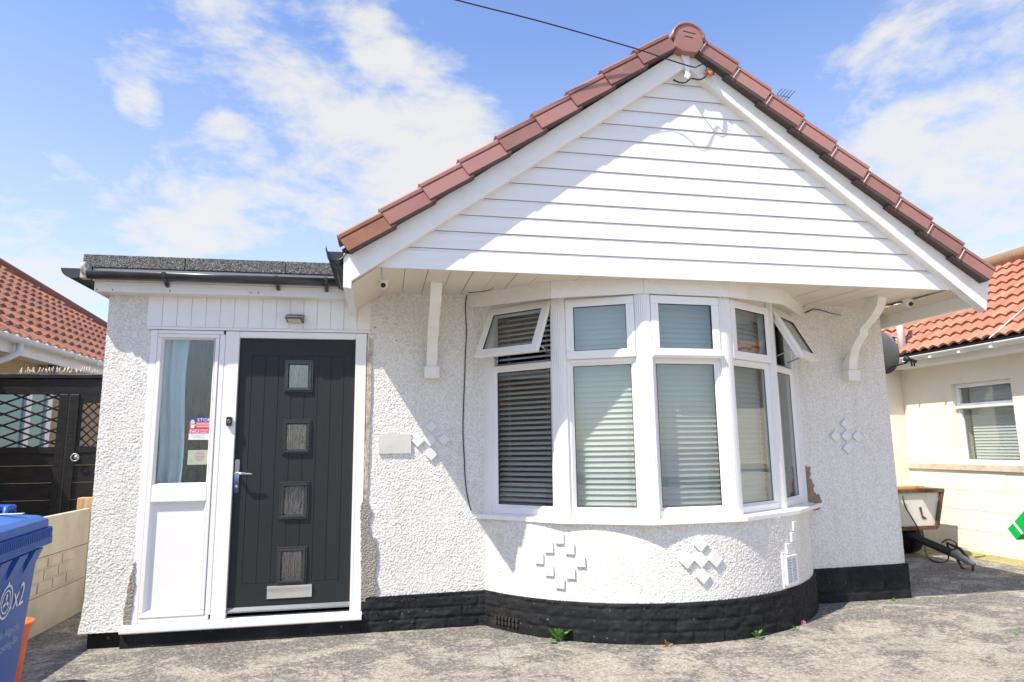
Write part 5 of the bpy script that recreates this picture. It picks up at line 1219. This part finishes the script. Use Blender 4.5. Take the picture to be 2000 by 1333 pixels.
cable('trailer_cable', [P(1763, 968, 1, yf-.04), P(1768, 990, 1, yf-.05), P(1780, 1010, 1, yf-.08), P(1795, 1036, 1, yf-.1), P(1805, 1062, 2, .12), P(1812, 1088, 2, .02), P(1830, 1098, 2, .01), P(1850, 1096, 2, .02), P(1854, 1080, 2, .12), P(1868, 1070, 2, .2), P(1866, 1060, 2, .26), P(1852, 1054, 2, .3), P(1840, 1060, 2, .25)], .008, M['cable_brown'], 'looped thin cable hanging from the trailer and round its drawbar')
tc_ = tag(obj('flat_board', MB().prism([Vector((6.80, 2.1, .0)), Vector((6.80, 1.92, .0)), Vector((6.86, 1.92, .44)), Vector((6.86, 2.6, .5)), Vector((6.80, 2.6, 0))], (-.012, 0, 0)), mat('grey_board', (.42, .38, .33), .8)), 'grey board leaning on the cream wall behind the trailer', 'board')
bpy.data.objects.remove(tc_)   # it is the trailer's own shadow in the photograph

# green crate at the right edge
gc = thing('green_crate', 'bright green plastic crate with a white stripe at the right edge', 'crate', (6.3, .3, 0))
xg = 6.3; A_, B_, C_ = P(1968, 1033, 0, xg), P(1985, 1055, 0, xg), P(2003, 995, 0, xg)
e1 = (C_-A_); e2 = (B_-A_); e3 = Vector((.30, -.12, .02))
mb = MB(); D_ = A_+e1*1.8; mb.hexa([A_, B_, B_+e3, A_+e3, D_, D_+e2, D_+e2+e3, D_+e3]); obj('crate_body', mb, M['green'], gc)
mb = MB(); s_ = .28; o_ = Vector((-.003, -.004, .002)); mb.hexa([A_+e1*s_+o_, B_+e1*s_+o_, B_+e1*s_+e3*.5+o_, A_+e1*s_+e3*.5+o_, A_+e1*(s_+.06)+o_*1.5, B_+e1*(s_+.06)+o_*1.5, B_+e1*(s_+.06)+e3*.5+o_*1.5, A_+e1*(s_+.06)+e3*.5+o_*1.5]); obj('white_stripe', mb, M['white'], gc)
mb = MB(); q = D_+e2*.5+e3*.6; mb.box(q.x-.05, q.x+.05, q.y-.05, q.y+.05, 0, q.z); obj('stand', mb, M['green_dark'], gc)

# ================================================================== WEEDS
def leafy(loc, n, size, lab, m=None, seed=1, flower=False):
    loc = Vector(loc); q = Vector((loc.x-CXB, loc.y-CYB, 0))
    if q.length < RP+.03 and loc.y < -.02: q = q.normalized()*(RP+.03); loc = Vector((CXB+q.x, CYB+q.y, 0))
    elif loc.y > -.05: loc.y = -.06
    r = random.Random(seed); t = thing('weed', lab, 'weed', loc, group='weeds along the foot of the bungalow')
    mb = MB(); loc = Vector(loc)
    for k in range(n):
        a = r.uniform(math.pi*.85, math.pi*2.15); el = r.uniform(.3, 1.3); ln = size*r.uniform(.6, 1.1)
        d = Vector((math.cos(a)*math.cos(el), math.sin(a)*math.cos(el)*.8-.1, math.sin(el))); s_ = d.cross(Vector((0, 0, 1))).normalized(); b0 = loc+d*ln*.45; upn = s_.cross(d)
        wv = ln*.27; pts = [b0, b0+d*ln*.2+s_*wv*.8+upn*.1*ln, b0+d*ln*.42+s_*wv, b0+d*ln*.68-upn*.03*ln, b0+d*ln*.42-s_*wv, b0+d*ln*.2-s_*wv*.8+upn*.1*ln, b0+d*ln*.35-upn*.06*ln]
        mb.add(pts, [(0, 1, 6), (1, 2, 6), (2, 3, 6), (3, 4, 6), (4, 5, 6), (5, 0, 6)], True)
        mb.tube([loc, b0], .0016, 4)
    obj('leaves', mb, m or M['leaf'], t)
    if flower:
        f = MB()
        for k in range(6):
            a = k*math.pi/3; c_ = loc+Vector((.06, -.02, .05)); f.add([c_, c_+Vector((math.cos(a)*.02, -.006, math.sin(a)*.02)), c_+Vector((math.cos(a+.6)*.022, -.004, math.sin(a+.6)*.022))], [(0, 1, 2)])
        obj('flower', f, M['flower'], t)
leafy(P(1094, 1250, 2, 0), 13, .105, 'largest leafy green weed at the foot of the bay, left of its centre', seed=3)
leafy(P(1466, 1243, 2, 0), 8, .06, 'small green weed at the foot of the bay, right of its centre', seed=5)
leafy(P(1540, 1228, 2, 0), 6, .045, 'weed with a pink flower near the right end of the bay', seed=8, flower=True)
leafy(P(1728, 1170, 2, 0), 6, .04, 'tiny green weed at the foot of the right wall, near the corner', seed=9)
leafy(P(1300, 1259, 2, 0), 12, .04, 'dried brown weed at the front of the bay base', m=M['leaf_dry'], seed=12)
leafy(P(1983, 1242, 2, 0), 4, .03, 'tiny green weed out on the concrete at the right edge', seed=15)

# ================================================================== ACROSS THE ROAD (seen reflected in the panes)
def far_house(x, y, w_, lab, rm):
    h = thing('opposite_house', lab, 'house', (x, y, 0)); mb = MB(); mb.box(x-w_/2, x+w_/2, y-8, y, 0, 2.6); mb.prism([Vector((x-w_/2, y, 2.6)), Vector((x+w_/2, y, 2.6)), Vector((x, y, 5.2))], (0, -8, 0)); obj('wall', mb, M['cream'], h)
    for sg in (-1, 1):
        mb = MB(); mb.prism([Vector((x+sg*(w_/2+.4), y+.5, 2.35)), Vector((x, y+.5, 5.3)), Vector((x, y+.5, 5.45)), Vector((x+sg*(w_/2+.4), y+.5, 2.5))], (0, -9, 0)); obj('roof', mb, rm, h)
    for dx in (-w_*.27, w_*.22):
        mb = MB(); mb.box(x+dx-.75, x+dx+.75, y+.0, y+.06, .9, 2.2); f = obj('window', mb, M['pvc'], h); mb = MB(); mb.box(x+dx-.67, x+dx+.67, y+.061, y+.065, .98, 2.12); obj('pane', mb, M['teal'], f)
far_house(-6, -25, 8, 'cream gabled house across the road reflected in the left bay panes', M['rooftop'])
far_house(6.5, -26, 8.5, 'cream gabled house across the road reflected in the right bay panes', M['rooftop'])
